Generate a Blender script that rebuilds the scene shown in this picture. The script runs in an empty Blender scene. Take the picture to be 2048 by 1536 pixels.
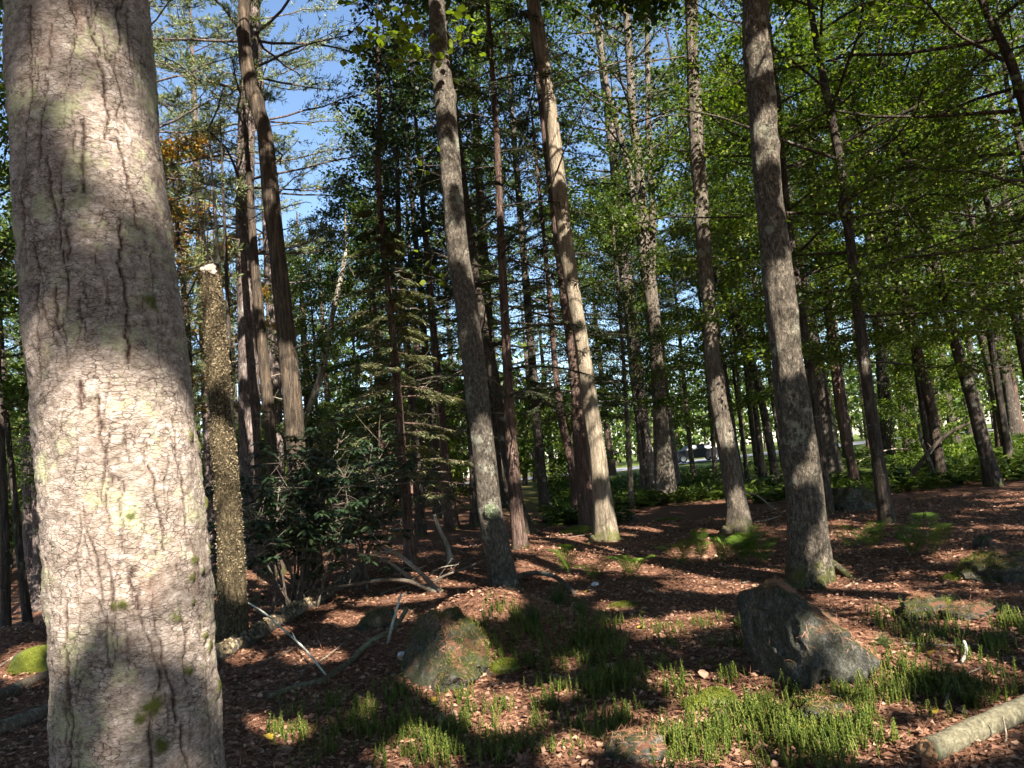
import bpy, math, random
import numpy as np
from mathutils import Vector, Matrix

# ------------------------------------------------------------------ camera, world, sun, exposure
SC = bpy.context.scene
COL = SC.collection
F_PX = 1490.0                     # focal length in pixels of the 2048 px wide photograph
PITCH, ROLL = math.radians(6.0), math.radians(5.0)
CAM = np.array([0.0, 0.0, 1.6])
c_f = np.array([0.0, math.cos(PITCH), math.sin(PITCH)])
u0 = np.array([0.0, -math.sin(PITCH), math.cos(PITCH)])
r0 = np.array([1.0, 0.0, 0.0])
c_u = u0 * math.cos(ROLL) + r0 * math.sin(ROLL)
c_r = r0 * math.cos(ROLL) - u0 * math.sin(ROLL)
cd = bpy.data.cameras.new("camera")
cam = bpy.data.objects.new("camera", cd)
COL.objects.link(cam)
cd.sensor_width = 36.0
cd.lens = 36.0 * F_PX / 2048.0
cd.clip_start, cd.clip_end = 0.05, 2000.0
cam.matrix_world = Matrix(((c_r[0], c_u[0], -c_f[0], CAM[0]), (c_r[1], c_u[1], -c_f[1], CAM[1]),
                           (c_r[2], c_u[2], -c_f[2], CAM[2]), (0, 0, 0, 1)))
SC.camera = cam

SUN_AZ, SUN_EL = math.radians(26.5), math.radians(38.0)   # behind the camera and to its right
S = np.array([math.sin(SUN_AZ) * math.cos(SUN_EL), -math.cos(SUN_AZ) * math.cos(SUN_EL), math.sin(SUN_EL)])
wd = bpy.data.worlds.new("World"); SC.world = wd; wd.use_nodes = True
nt = wd.node_tree
sky = nt.nodes.new("ShaderNodeTexSky"); sky.sky_type = 'NISHITA'; sky.sun_disc = False
sky.sun_elevation = SUN_EL; sky.sun_rotation = math.atan2(S[0], S[1])
sky.air_density = 1.0; sky.dust_density = 0.2; sky.ozone_density = 2.5
bg = nt.nodes["Background"]; bg.inputs[1].default_value = 0.062
nt.links.new(sky.outputs[0], bg.inputs[0])
sl = bpy.data.lights.new("sun", 'SUN'); sl.energy = 5.0; sl.angle = math.radians(0.36); sl.color = (1.0, 0.92, 0.82)
so = bpy.data.objects.new("sun", sl); COL.objects.link(so)
so.rotation_euler = Vector(S).to_track_quat('Z', 'Y').to_euler(); so.location = (S * 60).tolist()
SC.view_settings.view_transform = 'Standard'; SC.view_settings.look = 'None'
SC.view_settings.exposure = 2.15; SC.view_settings.gamma = 1.0
SC.cycles.use_denoising = True
try: SC.cycles.denoiser = 'OPENIMAGEDENOISE'
except Exception: pass
SC.cycles.max_bounces = 4; SC.cycles.diffuse_bounces = 2; SC.cycles.transmission_bounces = 2
SC.cycles.glossy_bounces = 1; SC.cycles.use_adaptive_sampling = True; SC.cycles.adaptive_threshold = 0.03; SC.cycles.transparent_max_bounces = 4
SC.cycles.sample_clamp_indirect = 6.0

rng = np.random.default_rng(11)
PI = math.pi

# ------------------------------------------------------------------ small numeric helpers
def hash3(i, seed):
    i = i.astype(np.int64)
    n = (i[..., 0] * 73856093) ^ (i[..., 1] * 19349663) ^ (i[..., 2] * 83492791) ^ (seed * 2654435761)
    n = (n ^ (n >> 13)) * 1274126177
    n = n ^ (n >> 16)
    return ((n & 0xffffff) / float(0xffffff)) * 2.0 - 1.0
def vnoise(p, seed=0):
    p = np.asarray(p, float); i = np.floor(p); f = p - i; f = f * f * (3 - 2 * f); out = 0
    for dx in (0, 1):
        for dy in (0, 1):
            for dz in (0, 1):
                w = (f[..., 0] if dx else 1 - f[..., 0]) * (f[..., 1] if dy else 1 - f[..., 1]) * (f[..., 2] if dz else 1 - f[..., 2])
                out = out + w * hash3(i + np.array([dx, dy, dz]), seed)
    return out
def fbm(p, seed=0, octs=4):
    a, s, o = 1.0, 0.0, 0.0
    p = np.asarray(p, float)
    for k in range(octs):
        o = o + a * vnoise(p * (2.03 ** k), seed + k * 17); s += a; a *= 0.5
    return o / s
def norm(v):
    return v / (np.linalg.norm(v, axis=-1, keepdims=True) + 1e-12)
def sstep(a, b, x):
    t = np.clip((x - a) / (b - a), 0, 1); return t * t * (3 - 2 * t)

MOUNDS = []      # x, y, radius, height : rises of the ground, filled once the pixel helpers exist
def H(x, y):
    x = np.asarray(x, float); y = np.asarray(y, float)
    p = np.stack([x, y, np.zeros_like(x)], -1)
    r = np.hypot(x, y)
    h = 0.10 * vnoise(p * 0.35, 3) * (1 - sstep(25, 45, r)) + 0.05 * vnoise(p * 1.1, 5) * sstep(1.0, 3.0, r)
    h = h - 0.20 * np.clip(-x - 6.0, 0, 14) * sstep(2, 9, y)
    h = h + 0.022 * np.clip(x - 7.0, 0, 30) * sstep(8, 25, y)
    for mx, my, mr, mh in MOUNDS:
        h = h + mh * np.exp(-((x - mx) ** 2 + (y - my) ** 2) / (mr * mr))
    return h
def ray(px, py):
    d = c_f * F_PX + c_r * (px - 1024.0) - c_u * (py - 768.0)
    return d
def at_y(px, py, Y):                 # the point seen at a pixel, at the distance Y ahead
    d = ray(px, py); return CAM + d * (Y / d[1])
def ground(px, py):                  # where the sight line of a pixel meets the ground
    d = ray(px, py); d = d / np.linalg.norm(d)
    t = np.concatenate([np.arange(1.5, 30, 0.05), np.arange(30, 160, 0.5)])
    P = CAM[None] + d[None] * t[:, None]
    below = P[:, 2] < H(P[:, 0], P[:, 1])
    k = int(np.argmax(below)) if below.any() else len(t) - 1
    p = P[k].copy(); p[2] = float(H(p[0], p[1])); return p
def project(P):
    v = P - CAM; z = v @ c_f
    return 1024 + F_PX * (v @ c_r) / z, 768 - F_PX * (v @ c_u) / z, z

# ------------------------------------------------------------------ mesh building
def mesh_np(name, V, quads=None, tris=None, smooth=True, mat=None, attrs=None):
    me = bpy.data.meshes.new(name)
    V = np.asarray(V, np.float32).reshape(-1, 3)
    nq = 0 if quads is None else len(quads); ntri = 0 if tris is None else len(tris)
    loops = []
    if nq: loops.append(np.asarray(quads, np.int32).ravel())
    if ntri: loops.append(np.asarray(tris, np.int32).ravel())
    loops = np.concatenate(loops)
    starts = np.concatenate([np.arange(nq) * 4, nq * 4 + np.arange(ntri) * 3]).astype(np.int32)
    me.vertices.add(len(V)); me.vertices.foreach_set("co", V.ravel())
    me.loops.add(len(loops)); me.loops.foreach_set("vertex_index", loops)
    me.polygons.add(nq + ntri); me.polygons.foreach_set("loop_start", starts)
    if smooth: me.polygons.foreach_set("use_smooth", np.ones(nq + ntri, bool))
    me.update(calc_edges=True); me.validate()
    if attrs:
        for k, a in attrs.items():
            at = me.attributes.new(k, 'FLOAT', 'POINT'); at.data.foreach_set("value", np.asarray(a, np.float32))
    if mat: me.materials.append(mat)
    return me
class Geo:
    def __init__(s): s.V, s.Q, s.T, s.n = [], [], [], 0
    def add(s, V, Q=None, T=None):
        V = np.asarray(V, float).reshape(-1, 3)
        if Q is not None and len(Q): s.Q.append(np.asarray(Q) + s.n)
        if T is not None and len(T): s.T.append(np.asarray(T) + s.n)
        s.V.append(V); s.n += len(V)
    def mesh(s, name, mat, smooth=True):
        return mesh_np(name, np.concatenate(s.V), np.concatenate(s.Q) if s.Q else None,
                       np.concatenate(s.T) if s.T else None, smooth, mat)
def obj(name, me, parent=None, loc=None, rot=None, scale=None, kind=None):
    o = bpy.data.objects.new(name, me); COL.objects.link(o)
    if parent is not None: o.parent = parent
    if loc is not None: o.location = [float(c) for c in loc]
    if rot is not None: o.rotation_euler = rot
    if scale is not None: o.scale = scale if hasattr(scale, '__len__') else (scale,) * 3
    if kind: o["kind"] = kind
    return o
def tag(o, label, cat, group=None):
    o["label"] = label; o["category"] = cat
    if group: o["group"] = group
    return o
def thing(name, label, cat, loc, group=None, rotz=0.0):
    o = obj(name, None, None, loc, (0, 0, rotz)); o.empty_display_size = 0.2
    return tag(o, label, cat, group)

def frames(paths):
    """paths (M,N,3) -> two unit vectors across each path point"""
    t = np.gradient(paths, axis=1); t = norm(t)
    ref = np.where(np.abs(t[..., 2:3]) > 0.85, np.array([1.0, 0.1, 0]), np.array([0, 0, 1.0]))
    a = norm(np.cross(t, ref)); b = np.cross(t, a)
    return a, b
def tubes(paths, radii, nseg=5, capped=True):
    paths = np.asarray(paths, float); radii = np.asarray(radii, float)
    M, N, _ = paths.shape
    a, b = frames(paths)
    ang = np.arange(nseg) * 2 * PI / nseg
    V = paths[:, :, None] + radii[:, :, None, None] * (np.cos(ang)[None, None, :, None] * a[:, :, None] + np.sin(ang)[None, None, :, None] * b[:, :, None])
    base = (np.arange(M) * N * nseg)[:, None, None] + (np.arange(N - 1) * nseg)[None, :, None]
    j = np.arange(nseg); k = (j + 1) % nseg
    Q = np.stack([base + j, base + k, base + k + nseg, base + j + nseg], -1).reshape(-1, 4)
    Vf = V.reshape(-1, 3); T = []
    if capped:
        tip = paths[:, -1]; bot = paths[:, 0]; n0 = len(Vf)
        Vf = np.concatenate([Vf, tip, bot])
        for m in range(M):
            o1 = m * N * nseg + (N - 1) * nseg; o0 = m * N * nseg
            for q in range(nseg):
                T.append((o1 + q, o1 + (q + 1) % nseg, n0 + m)); T.append((o0 + (q + 1) % nseg, o0 + q, n0 + M + m))
        T = np.array(T)
    return Vf, Q, (T if len(T) else None)
def leaf_quads(P, D, Nn, L, W, fold=0.18, droop=0.0):
    """rhombic folded leaves: base, left, tip, right"""
    D = norm(D); side = norm(np.cross(Nn, D)); up = np.cross(D, side)
    L = np.asarray(L)[:, None]; W = np.asarray(W)[:, None]
    mid = P + D * L * 0.45
    v0 = P; v2 = P + D * L - up * L * droop
    v1 = mid + side * W * 0.5 + up * W * fold; v3 = mid - side * W * 0.5 + up * W * fold
    V = np.stack([v0, v1, v2, v3], 1).reshape(-1, 3)
    Q = (np.arange(len(P)) * 4)[:, None] + np.array([0, 3, 2, 1])[None]
    return V, Q

# ------------------------------------------------------------------ materials (procedural)
def newmat(name):
    m = bpy.data.materials.new(name); m.use_nodes = True
    n = m.node_tree.nodes; l = m.node_tree.links
    for x in list(n): n.remove(x)
    out = n.new("ShaderNodeOutputMaterial")
    return m, n, l, out
def ramp(n, stops, interp='LINEAR'):
    r = n.new("ShaderNodeValToRGB"); e = r.color_ramp; e.interpolation = interp
    while len(e.elements) > 1: e.elements.remove(e.elements[-1])
    for i, (p, c) in enumerate(stops):
        el = e.elements[0] if i == 0 else e.elements.new(p)
        el.position = p; el.color = (c[0], c[1], c[2], 1) if hasattr(c, '__len__') else (c, c, c, 1)
    return r
def noise(n, l, vec, scale, detail=4, rough=0.6, out=0):
    t = n.new("ShaderNodeTexNoise"); t.inputs["Scale"].default_value = scale
    t.inputs["Detail"].default_value = detail; t.inputs["Roughness"].default_value = rough
    l.new(vec, t.inputs["Vector"]); return t.outputs[out]
def mixc(n, l, fac, a, b, mode='MIX'):
    m = n.new("ShaderNodeMix"); m.data_type = 'RGBA'; m.blend_type = mode
    for s, v in ((m.inputs[0], fac), (m.inputs[6], a), (m.inputs[7], b)):
        if hasattr(v, 'links') or hasattr(v, 'is_linked'): l.new(v, s)
        elif hasattr(v, '__len__'): s.default_value = (v[0], v[1], v[2], 1)
        else: s.default_value = v
    return m.outputs[2]
def math_(n, l, op, a, b=0.0, clamp=False):
    m = n.new("ShaderNodeMath"); m.operation = op; m.use_clamp = clamp
    for s, v in ((m.inputs[0], a), (m.inputs[1], b)):
        if hasattr(v, 'is_linked'): l.new(v, s)
        else: s.default_value = v
    return m.outputs[0]
def mapping(n, l, vec, scale):
    m = n.new("ShaderNodeMapping"); m.inputs["Scale"].default_value = scale; l.new(vec, m.inputs["Vector"]); return m.outputs[0]
def bark(name, dark, mid, light, sc=9.0, stretch=0.16, bump=0.6, moss=None, moss_h=0.5, moss_amt=0.5, lichen=None, lich_amt=0.0, crackle=0.6, dist=0.03):
    m, n, l, out = newmat(name)
    tc = n.new("ShaderNodeTexCoord"); ob = tc.outputs["Object"]
    v = mapping(n, l, ob, (1, 1, stretch))
    a = noise(n, l, v, sc * 2.2, 6, 0.65)
    col = ramp(n, [(0.28, dark), (0.5, mid), (0.72, light)]); l.new(a, col.inputs[0])
    vo = n.new("ShaderNodeTexVoronoi"); vo.feature = 'DISTANCE_TO_EDGE'; vo.inputs["Scale"].default_value = sc * 2.0
    wob = mixc(n, l, 0.12, v, n_color(n, l, v, sc * 3), 'ADD')
    l.new(wob, vo.inputs["Vector"])
    cr = ramp(n, [(0.0, 0.0), (0.10, 1.0)]); l.new(vo.outputs["Distance"], cr.inputs[0])
    fine = noise(n, l, mapping(n, l, ob, (1, 1, 0.5)), sc * 11, 4, 0.7)
    c2 = mixc(n, l, math_(n, l, 'MULTIPLY', math_(n, l, 'SUBTRACT', 1.0, cr.outputs[0]), crackle), col.outputs[0], [x * 0.45 for x in dark])
    fr = ramp(n, [(0.3, 0.65), (0.7, 1.3)]); l.new(fine, fr.inputs[0])
    c2 = mixc(n, l, 1.0, c2, fr.outputs[0], 'MULTIPLY')
    if lichen:
        ln = noise(n, l, ob, 3.0, 5, 0.75); lr = ramp(n, [(0.60 - 0.14 * lich_amt, 0.0), (0.66 - 0.10 * lich_amt, 1.0)], 'EASE'); l.new(ln, lr.inputs[0])
        lf = math_(n, l, 'MULTIPLY', lr.outputs[0], min(1.0, 0.45 + 0.5 * lich_amt))
        c2 = mixc(n, l, lf, c2, mixc(n, l, fine, [x * 0.6 for x in lichen], [min(1, x * 1.25) for x in lichen]))
    if moss:
        sx = n.new("ShaderNodeSeparateXYZ"); l.new(ob, sx.inputs[0])
        hz = n.new("ShaderNodeMapRange"); hz.inputs[1].default_value = moss_h * 0.15; hz.inputs[2].default_value = moss_h; hz.inputs[3].default_value = 1.0; hz.inputs[4].default_value = 0.0
        l.new(sx.outputs[2], hz.inputs[0])
        mn = noise(n, l, ob, 7.0, 5, 0.7)
        mf = math_(n, l, 'ADD', math_(n, l, 'MULTIPLY', hz.outputs[0], 0.62), math_(n, l, 'MULTIPLY', math_(n, l, 'SUBTRACT', mn, 0.70 - 0.20 * moss_amt), 2.0))
        mr = ramp(n, [(0.15, 0.0), (0.55, 1.0)]); l.new(mf, mr.inputs[0])
        mc = mixc(n, l, fine, [x * 0.45 for x in moss], [x * 1.5 for x in moss])
        c2 = mixc(n, l, math_(n, l, 'MULTIPLY', mr.outputs[0], 0.85), c2, mc)
    b = n.new("ShaderNodeBsdfPrincipled"); b.inputs["Roughness"].default_value = 0.92
    b.inputs["Specular IOR Level"].default_value = 0.15
    l.new(c2, b.inputs["Base Color"])
    hgt = math_(n, l, 'ADD', math_(n, l, 'MULTIPLY', a, 0.8), math_(n, l, 'ADD', math_(n, l, 'MULTIPLY', cr.outputs[0], 0.35), math_(n, l, 'MULTIPLY', fine, 0.35)))
    bp = n.new("ShaderNodeBump"); bp.inputs["Strength"].default_value = bump; bp.inputs["Distance"].default_value = dist
    l.new(hgt, bp.inputs["Height"]); l.new(bp.outputs[0], b.inputs["Normal"]); l.new(b.outputs[0], out.inputs[0])
    return m
def n_color(n, l, v, sc):
    t = n.new("ShaderNodeTexNoise"); t.inputs["Scale"].default_value = sc; t.inputs["Detail"].default_value = 3; l.new(v, t.inputs["Vector"]); return t.outputs["Color"]
def leafmat(name, cols, transl=0.35, rough=0.5, spec=0.3, tcol=(1.0, 1.15, 0.35)):
    m, n, l, out = newmat(name)
    g = n.new("ShaderNodeNewGeometry")
    r = ramp(n, [(i / (len(cols) - 1) if len(cols) > 1 else 0, c) for i, c in enumerate(cols)])
    l.new(g.outputs["Random Per Island"], r.inputs[0])
    oi = n.new("ShaderNodeObjectInfo"); vr = n.new("ShaderNodeMapRange"); vr.inputs[3].default_value = 0.8; vr.inputs[4].default_value = 1.25
    l.new(oi.outputs["Random"], vr.inputs[0])
    c = mixc(n, l, 1.0, r.outputs[0], vr.outputs[0], 'MULTIPLY')
    b = n.new("ShaderNodeBsdfPrincipled"); b.inputs["Roughness"].default_value = rough; b.inputs["Specular IOR Level"].default_value = spec
    l.new(c, b.inputs["Base Color"])
    if transl > 0:
        t = n.new("ShaderNodeBsdfTranslucent"); l.new(mixc(n, l, 1.0, c, tcol, 'MULTIPLY'), t.inputs[0])
        mx = n.new("ShaderNodeMixShader"); mx.inputs[0].default_value = transl
        l.new(b.outputs[0], mx.inputs[1]); l.new(t.outputs[0], mx.inputs[2]); l.new(mx.outputs[0], out.inputs[0])
    else: l.new(b.outputs[0], out.inputs[0])
    return m
MOSS = (0.085, 0.092, 0.018)
M = {}
M['maple'] = bark('bark_grey_maple', (0.043, 0.036, 0.027), (0.137, 0.112, 0.086), (0.266, 0.223, 0.173), 13, 0.26, 0.9, MOSS, 0.45, 0.45, (0.33, 0.33, 0.25), 0.2, 0.6)
M['maple_plain'] = bark('bark_tan_maple', (0.085, 0.068, 0.047), (0.230, 0.187, 0.132), (0.357, 0.297, 0.221), 12, 0.10, 0.7, MOSS, 0.45, 0.6, None, 0, 0.5)
M['maple_lichen'] = bark('bark_lichen_maple', (0.030, 0.026, 0.019), (0.112, 0.094, 0.071), (0.270, 0.225, 0.173), 13, 0.42, 1.0, MOSS, 0.5, 0.5, (0.33, 0.33, 0.24), 0.35, 0.7)
M['maple_c'] = bark('bark_grey_lichen', (0.034, 0.030, 0.022), (0.120, 0.101, 0.079), (0.270, 0.232, 0.184), 15, 0.5, 1.0, MOSS, 0.2, 0.1, (0.34, 0.35, 0.27), 0.3, 0.6)
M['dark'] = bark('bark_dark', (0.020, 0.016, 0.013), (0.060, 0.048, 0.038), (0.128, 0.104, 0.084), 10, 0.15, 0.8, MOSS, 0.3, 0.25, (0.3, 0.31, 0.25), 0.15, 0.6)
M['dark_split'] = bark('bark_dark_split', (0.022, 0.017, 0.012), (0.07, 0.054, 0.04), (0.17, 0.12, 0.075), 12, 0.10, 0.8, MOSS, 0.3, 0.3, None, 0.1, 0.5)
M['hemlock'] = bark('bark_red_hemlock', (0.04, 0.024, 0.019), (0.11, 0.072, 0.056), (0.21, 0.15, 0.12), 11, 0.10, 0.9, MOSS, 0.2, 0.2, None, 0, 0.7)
M['pine'] = bark('bark_pine', (0.045, 0.036, 0.032), (0.135, 0.104, 0.090), (0.243, 0.198, 0.180), 8, 0.2, 0.9, MOSS, 0.2, 0.1, (0.35, 0.34, 0.30), 0.2, 0.8)
M['pale'] = bark('bark_pale', (0.13, 0.115, 0.09), (0.27, 0.24, 0.19), (0.42, 0.38, 0.31), 8, 0.2, 0.6, MOSS, 0.2, 0.2, (0.42, 0.44, 0.34), 0.4, 0.4)
M['mossy'] = bark('bark_shaggy_moss', (0.03, 0.024, 0.013), (0.12, 0.092, 0.05), (0.27, 0.21, 0.125), 18, 0.5, 1.0, None, crackle=0.9, dist=0.05)
M['dead'] = bark('dead_wood', (0.10, 0.075, 0.055), (0.24, 0.19, 0.14), (0.40, 0.33, 0.26), 20, 0.6, 0.5, None, lichen=(0.42, 0.44, 0.34), lich_amt=0.3, crackle=0.3, dist=0.01)
M['dead_dark'] = bark('dead_wood_dark', (0.035, 0.028, 0.02), (0.10, 0.08, 0.06), (0.20, 0.165, 0.125), 20, 0.6, 0.5, None, lichen=(0.32, 0.33, 0.26), lich_amt=0.3, crackle=0.3, dist=0.01)
M['lichen_wood'] = bark('lichen_wood', (0.12, 0.11, 0.09), (0.30, 0.29, 0.24), (0.50, 0.50, 0.43), 24, 0.7, 0.5, None, lichen=(0.5, 0.53, 0.43), lich_amt=1.0, crackle=0.3, dist=0.01)
M['lichen_tuft'] = bark('lichen_tuft', (0.07, 0.08, 0.05), (0.17, 0.20, 0.12), (0.30, 0.34, 0.22), 30, 0.8, 0.8, crackle=0.5, dist=0.01)
M['log'] = bark('log_bark', (0.06, 0.054, 0.034), (0.14, 0.125, 0.08), (0.24, 0.22, 0.15), 18, 0.8, 0.7, None, lichen=(0.24, 0.27, 0.15), lich_amt=0.4, crackle=0.2, dist=0.01)
M['cut'] = bark('torn_wood', (0.30, 0.14, 0.06), (0.50, 0.28, 0.14), (0.66, 0.42, 0.25), 30, 0.7, 0.7, crackle=0.5, dist=0.01)
M['beech_leaf'] = leafmat('leaf_beech', [(0.03, 0.055, 0.008), (0.05, 0.09, 0.012), (0.085, 0.135, 0.018), (0.14, 0.185, 0.025), (0.20, 0.23, 0.035)], 0.45)
M['maple_leaf'] = leafmat('leaf_maple', [(0.022, 0.045, 0.01), (0.04, 0.075, 0.014), (0.065, 0.105, 0.02), (0.10, 0.145, 0.03), (0.15, 0.17, 0.035)], 0.38)
M['backlit_leaf'] = leafmat('leaf_backlit', [(0.012, 0.028, 0.010), (0.022, 0.045, 0.014), (0.035, 0.06, 0.018)], 0.22)  # backlit darkness against the sky is painted into the leaf colour
M['orange_leaf'] = leafmat('leaf_orange', [(0.07, 0.10, 0.02), (0.16, 0.14, 0.02), (0.30, 0.17, 0.025), (0.38, 0.14, 0.02)], 0.4, tcol=(1, 0.9, 0.4))
M['yellow_leaf'] = leafmat('leaf_yellow_green', [(0.09, 0.14, 0.02), (0.16, 0.21, 0.03), (0.24, 0.26, 0.04)], 0.45)
M['hemlock_leaf'] = leafmat('needle_hemlock', [(0.014, 0.028, 0.010), (0.028, 0.045, 0.016), (0.05, 0.065, 0.024), (0.10, 0.105, 0.05)], 0.15)
M['hemlock_sunlit'] = leafmat('needle_sunlit_hemlock', [(0.04, 0.055, 0.025), (0.08, 0.095, 0.04), (0.14, 0.145, 0.065), (0.20, 0.19, 0.10)], 0.2)  # sunlit olive look of the boughs put into a lighter needle colour
M['pine_leaf'] = leafmat('needle_pine', [(0.05, 0.08, 0.035), (0.09, 0.12, 0.05), (0.16, 0.18, 0.07), (0.24, 0.23, 0.10)], 0.2)
M['rhodo_leaf'] = leafmat('leaf_rhododendron', [(0.016, 0.032, 0.016), (0.028, 0.05, 0.024), (0.045, 0.07, 0.028)], 0.1, 0.28, 0.6)
M['fern'] = leafmat('leaf_fern', [(0.06, 0.115, 0.015), (0.10, 0.17, 0.022), (0.15, 0.22, 0.03)], 0.4)
M['far_fern'] = leafmat('leaf_far_fern', [(0.04, 0.07, 0.012), (0.075, 0.115, 0.018), (0.12, 0.16, 0.025)], 0.35)
M['clubmoss'] = leafmat('clubmoss_green', [(0.045, 0.075, 0.012), (0.075, 0.115, 0.016), (0.125, 0.16, 0.025), (0.22, 0.22, 0.055)], 0.25)
M['sedge'] = leafmat('sedge_green', [(0.03, 0.06, 0.015), (0.06, 0.10, 0.025), (0.12, 0.15, 0.04)], 0.25)
M['litter'] = leafmat('leaf_litter', [(0.06, 0.03, 0.02), (0.14, 0.07, 0.045), (0.24, 0.125, 0.078), (0.36, 0.195, 0.122), (0.45, 0.29, 0.195), (0.19, 0.095, 0.06)], 0.12, 0.55, 0.3, (1, 0.8, 0.5))
M['flake'] = leafmat('bark_flake', [(0.05, 0.038, 0.022), (0.12, 0.093, 0.055), (0.25, 0.20, 0.125), (0.17, 0.135, 0.08), (0.21, 0.17, 0.10)], 0.0, 0.9, 0.05)
M['needles'] = leafmat('pine_needle_litter', [(0.19, 0.085, 0.047), (0.32, 0.155, 0.09), (0.43, 0.235, 0.14)], 0.0, 0.6)
M['yellow_fallen'] = leafmat('fallen_yellow', [(0.40, 0.26, 0.03), (0.45, 0.33, 0.05)], 0.15)
M['tan_fallen'] = leafmat('fallen_tan', [(0.27, 0.165, 0.11), (0.36, 0.24, 0.17), (0.28, 0.14, 0.07)], 0.1)
M['green_fallen'] = leafmat('fallen_green', [(0.10, 0.17, 0.03), (0.14, 0.2, 0.04)], 0.1)

def ground_mat():
    m, n, l, out = newmat('forest_floor')
    g = n.new("ShaderNodeNewGeometry"); p = g.outputs["Position"]
    a = noise(n, l, p, 22, 6, 0.75); b_ = noise(n, l, p, 1.1, 4, 0.6); d = noise(n, l, p, 75, 4, 0.7)
    c = ramp(n, [(0.25, (0.035, 0.017, 0.011)), (0.45, (0.12, 0.058, 0.036)), (0.6, (0.23, 0.118, 0.073)), (0.75, (0.34, 0.195, 0.125))]); l.new(a, c.inputs[0])
    dr = ramp(n, [(0.3, 0.55), (0.7, 1.35)]); l.new(d, dr.inputs[0])
    c2 = mixc(n, l, 1.0, c.outputs[0], dr.outputs[0], 'MULTIPLY')
    mr = ramp(n, [(0.58, 0.0), (0.70, 0.8)]); l.new(b_, mr.inputs[0])
    mc = mixc(n, l, d, (0.02, 0.03, 0.006), (0.11, 0.13, 0.025))
    c2 = mixc(n, l, math_(n, l, 'MULTIPLY', mr.outputs[0], a), c2, mc)
    # fern-green floor beyond the near trunks on the right
    sx = n.new("ShaderNodeSeparateXYZ"); l.new(p, sx.inputs[0])
    fy = n.new("ShaderNodeMapRange"); fy.inputs[1].default_value = 21; fy.inputs[2].default_value = 27; l.new(sx.outputs[1], fy.inputs[0])
    fx = n.new("ShaderNodeMapRange"); fx.inputs[1].default_value = -2; fx.inputs[2].default_value = 2; l.new(sx.outputs[0], fx.inputs[0])
    ff = math_(n, l, 'MULTIPLY', math_(n, l, 'MULTIPLY', fx.outputs[0], fy.outputs[0]), 0.85)
    c2 = mixc(n, l, ff, c2, mixc(n, l, d, (0.03, 0.06, 0.01), (0.12, 0.18, 0.03)))
    bs = n.new("ShaderNodeBsdfPrincipled"); bs.inputs["Roughness"].default_value = 0.95; bs.inputs["Specular IOR Level"].default_value = 0.1
    l.new(c2, bs.inputs["Base Color"])
    bp = n.new("ShaderNodeBump"); bp.inputs["Strength"].default_value = 0.9; bp.inputs["Distance"].default_value = 0.03
    l.new(math_(n, l, 'ADD', a, math_(n, l, 'MULTIPLY', d, 0.5)), bp.inputs["Height"]); l.new(bp.outputs[0], bs.inputs["Normal"]); l.new(bs.outputs[0], out.inputs[0])
    return m
M['ground'] = ground_mat()
def rock_mat(name, moss_amt, needle_amt):
    m, n, l, out = newmat(name)
    tc = n.new("ShaderNodeTexCoord"); ob = tc.outputs["Object"]
    a = noise(n, l, mapping(n, l, ob, (1, 1, 0.5)), 11, 8, 0.75); f = noise(n, l, ob, 55, 6, 0.8)
    c = ramp(n, [(0.3, (0.02, 0.019, 0.017)), (0.47, (0.08, 0.076, 0.068)), (0.58, (0.14, 0.134, 0.12)), (0.70, (0.30, 0.29, 0.26))]); l.new(a, c.inputs[0])
    fr = ramp(n, [(0.33, 0.25), (0.5, 0.8), (0.66, 1.9)]); l.new(f, fr.inputs[0])
    c2 = mixc(n, l, 1.0, c.outputs[0], fr.outputs[0], 'MULTIPLY')
    g = n.new("ShaderNodeNewGeometry"); sx = n.new("ShaderNodeSeparateXYZ"); l.new(g.outputs["Normal"], sx.inputs[0])
    up = n.new("ShaderNodeMapRange"); up.inputs[1].default_value = 0.15; up.inputs[2].default_value = 0.75; l.new(sx.outputs[2], up.inputs[0])
    mn = noise(n, l, ob, 9, 4, 0.7)
    mf = ramp(n, [(0.50 - 0.25 * moss_amt, 0), (0.58 - 0.2 * moss_amt, 1)]); l.new(mn, mf.inputs[0])
    c2 = mixc(n, l, math_(n, l, 'MULTIPLY', mf.outputs[0], math_(n, l, 'ADD', math_(n, l, 'MULTIPLY', up.outputs[0], 0.75), 0.2)), c2, mixc(n, l, f, (0.015, 0.02, 0.006), (0.085, 0.092, 0.022)))
    nn = noise(n, l, ob, 5, 3, 0.6)
    nf = ramp(n, [(0.62 - 0.3 * needle_amt, 0), (0.68 - 0.3 * needle_amt, 1)]); l.new(nn, nf.inputs[0])
    c2 = mixc(n, l, math_(n, l, 'MULTIPLY', nf.outputs[0], up.outputs[0]), c2, mixc(n, l, f, (0.07, 0.03, 0.018), (0.28, 0.14, 0.085)))
    b = n.new("ShaderNodeBsdfPrincipled"); b.inputs["Roughness"].default_value = 0.9; b.inputs["Specular IOR Level"].default_value = 0.2
    l.new(c2, b.inputs["Base Color"])
    bp = n.new("ShaderNodeBump"); bp.inputs["Strength"].default_value = 0.8; bp.inputs["Distance"].default_value = 0.05
    l.new(math_(n, l, 'ADD', a, math_(n, l, 'MULTIPLY', f, 1.1)), bp.inputs["Height"]); l.new(bp.outputs[0], b.inputs["Normal"]); l.new(b.outputs[0], out.inputs[0])
    return m
M['rock'] = rock_mat('boulder_grey', 0.6, 0.3)
M['rock_moss'] = rock_mat('boulder_mossy', 0.9, 0.25)
M['rock_pale'] = rock_mat('stone_pale', 0.0, 0.0)
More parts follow.
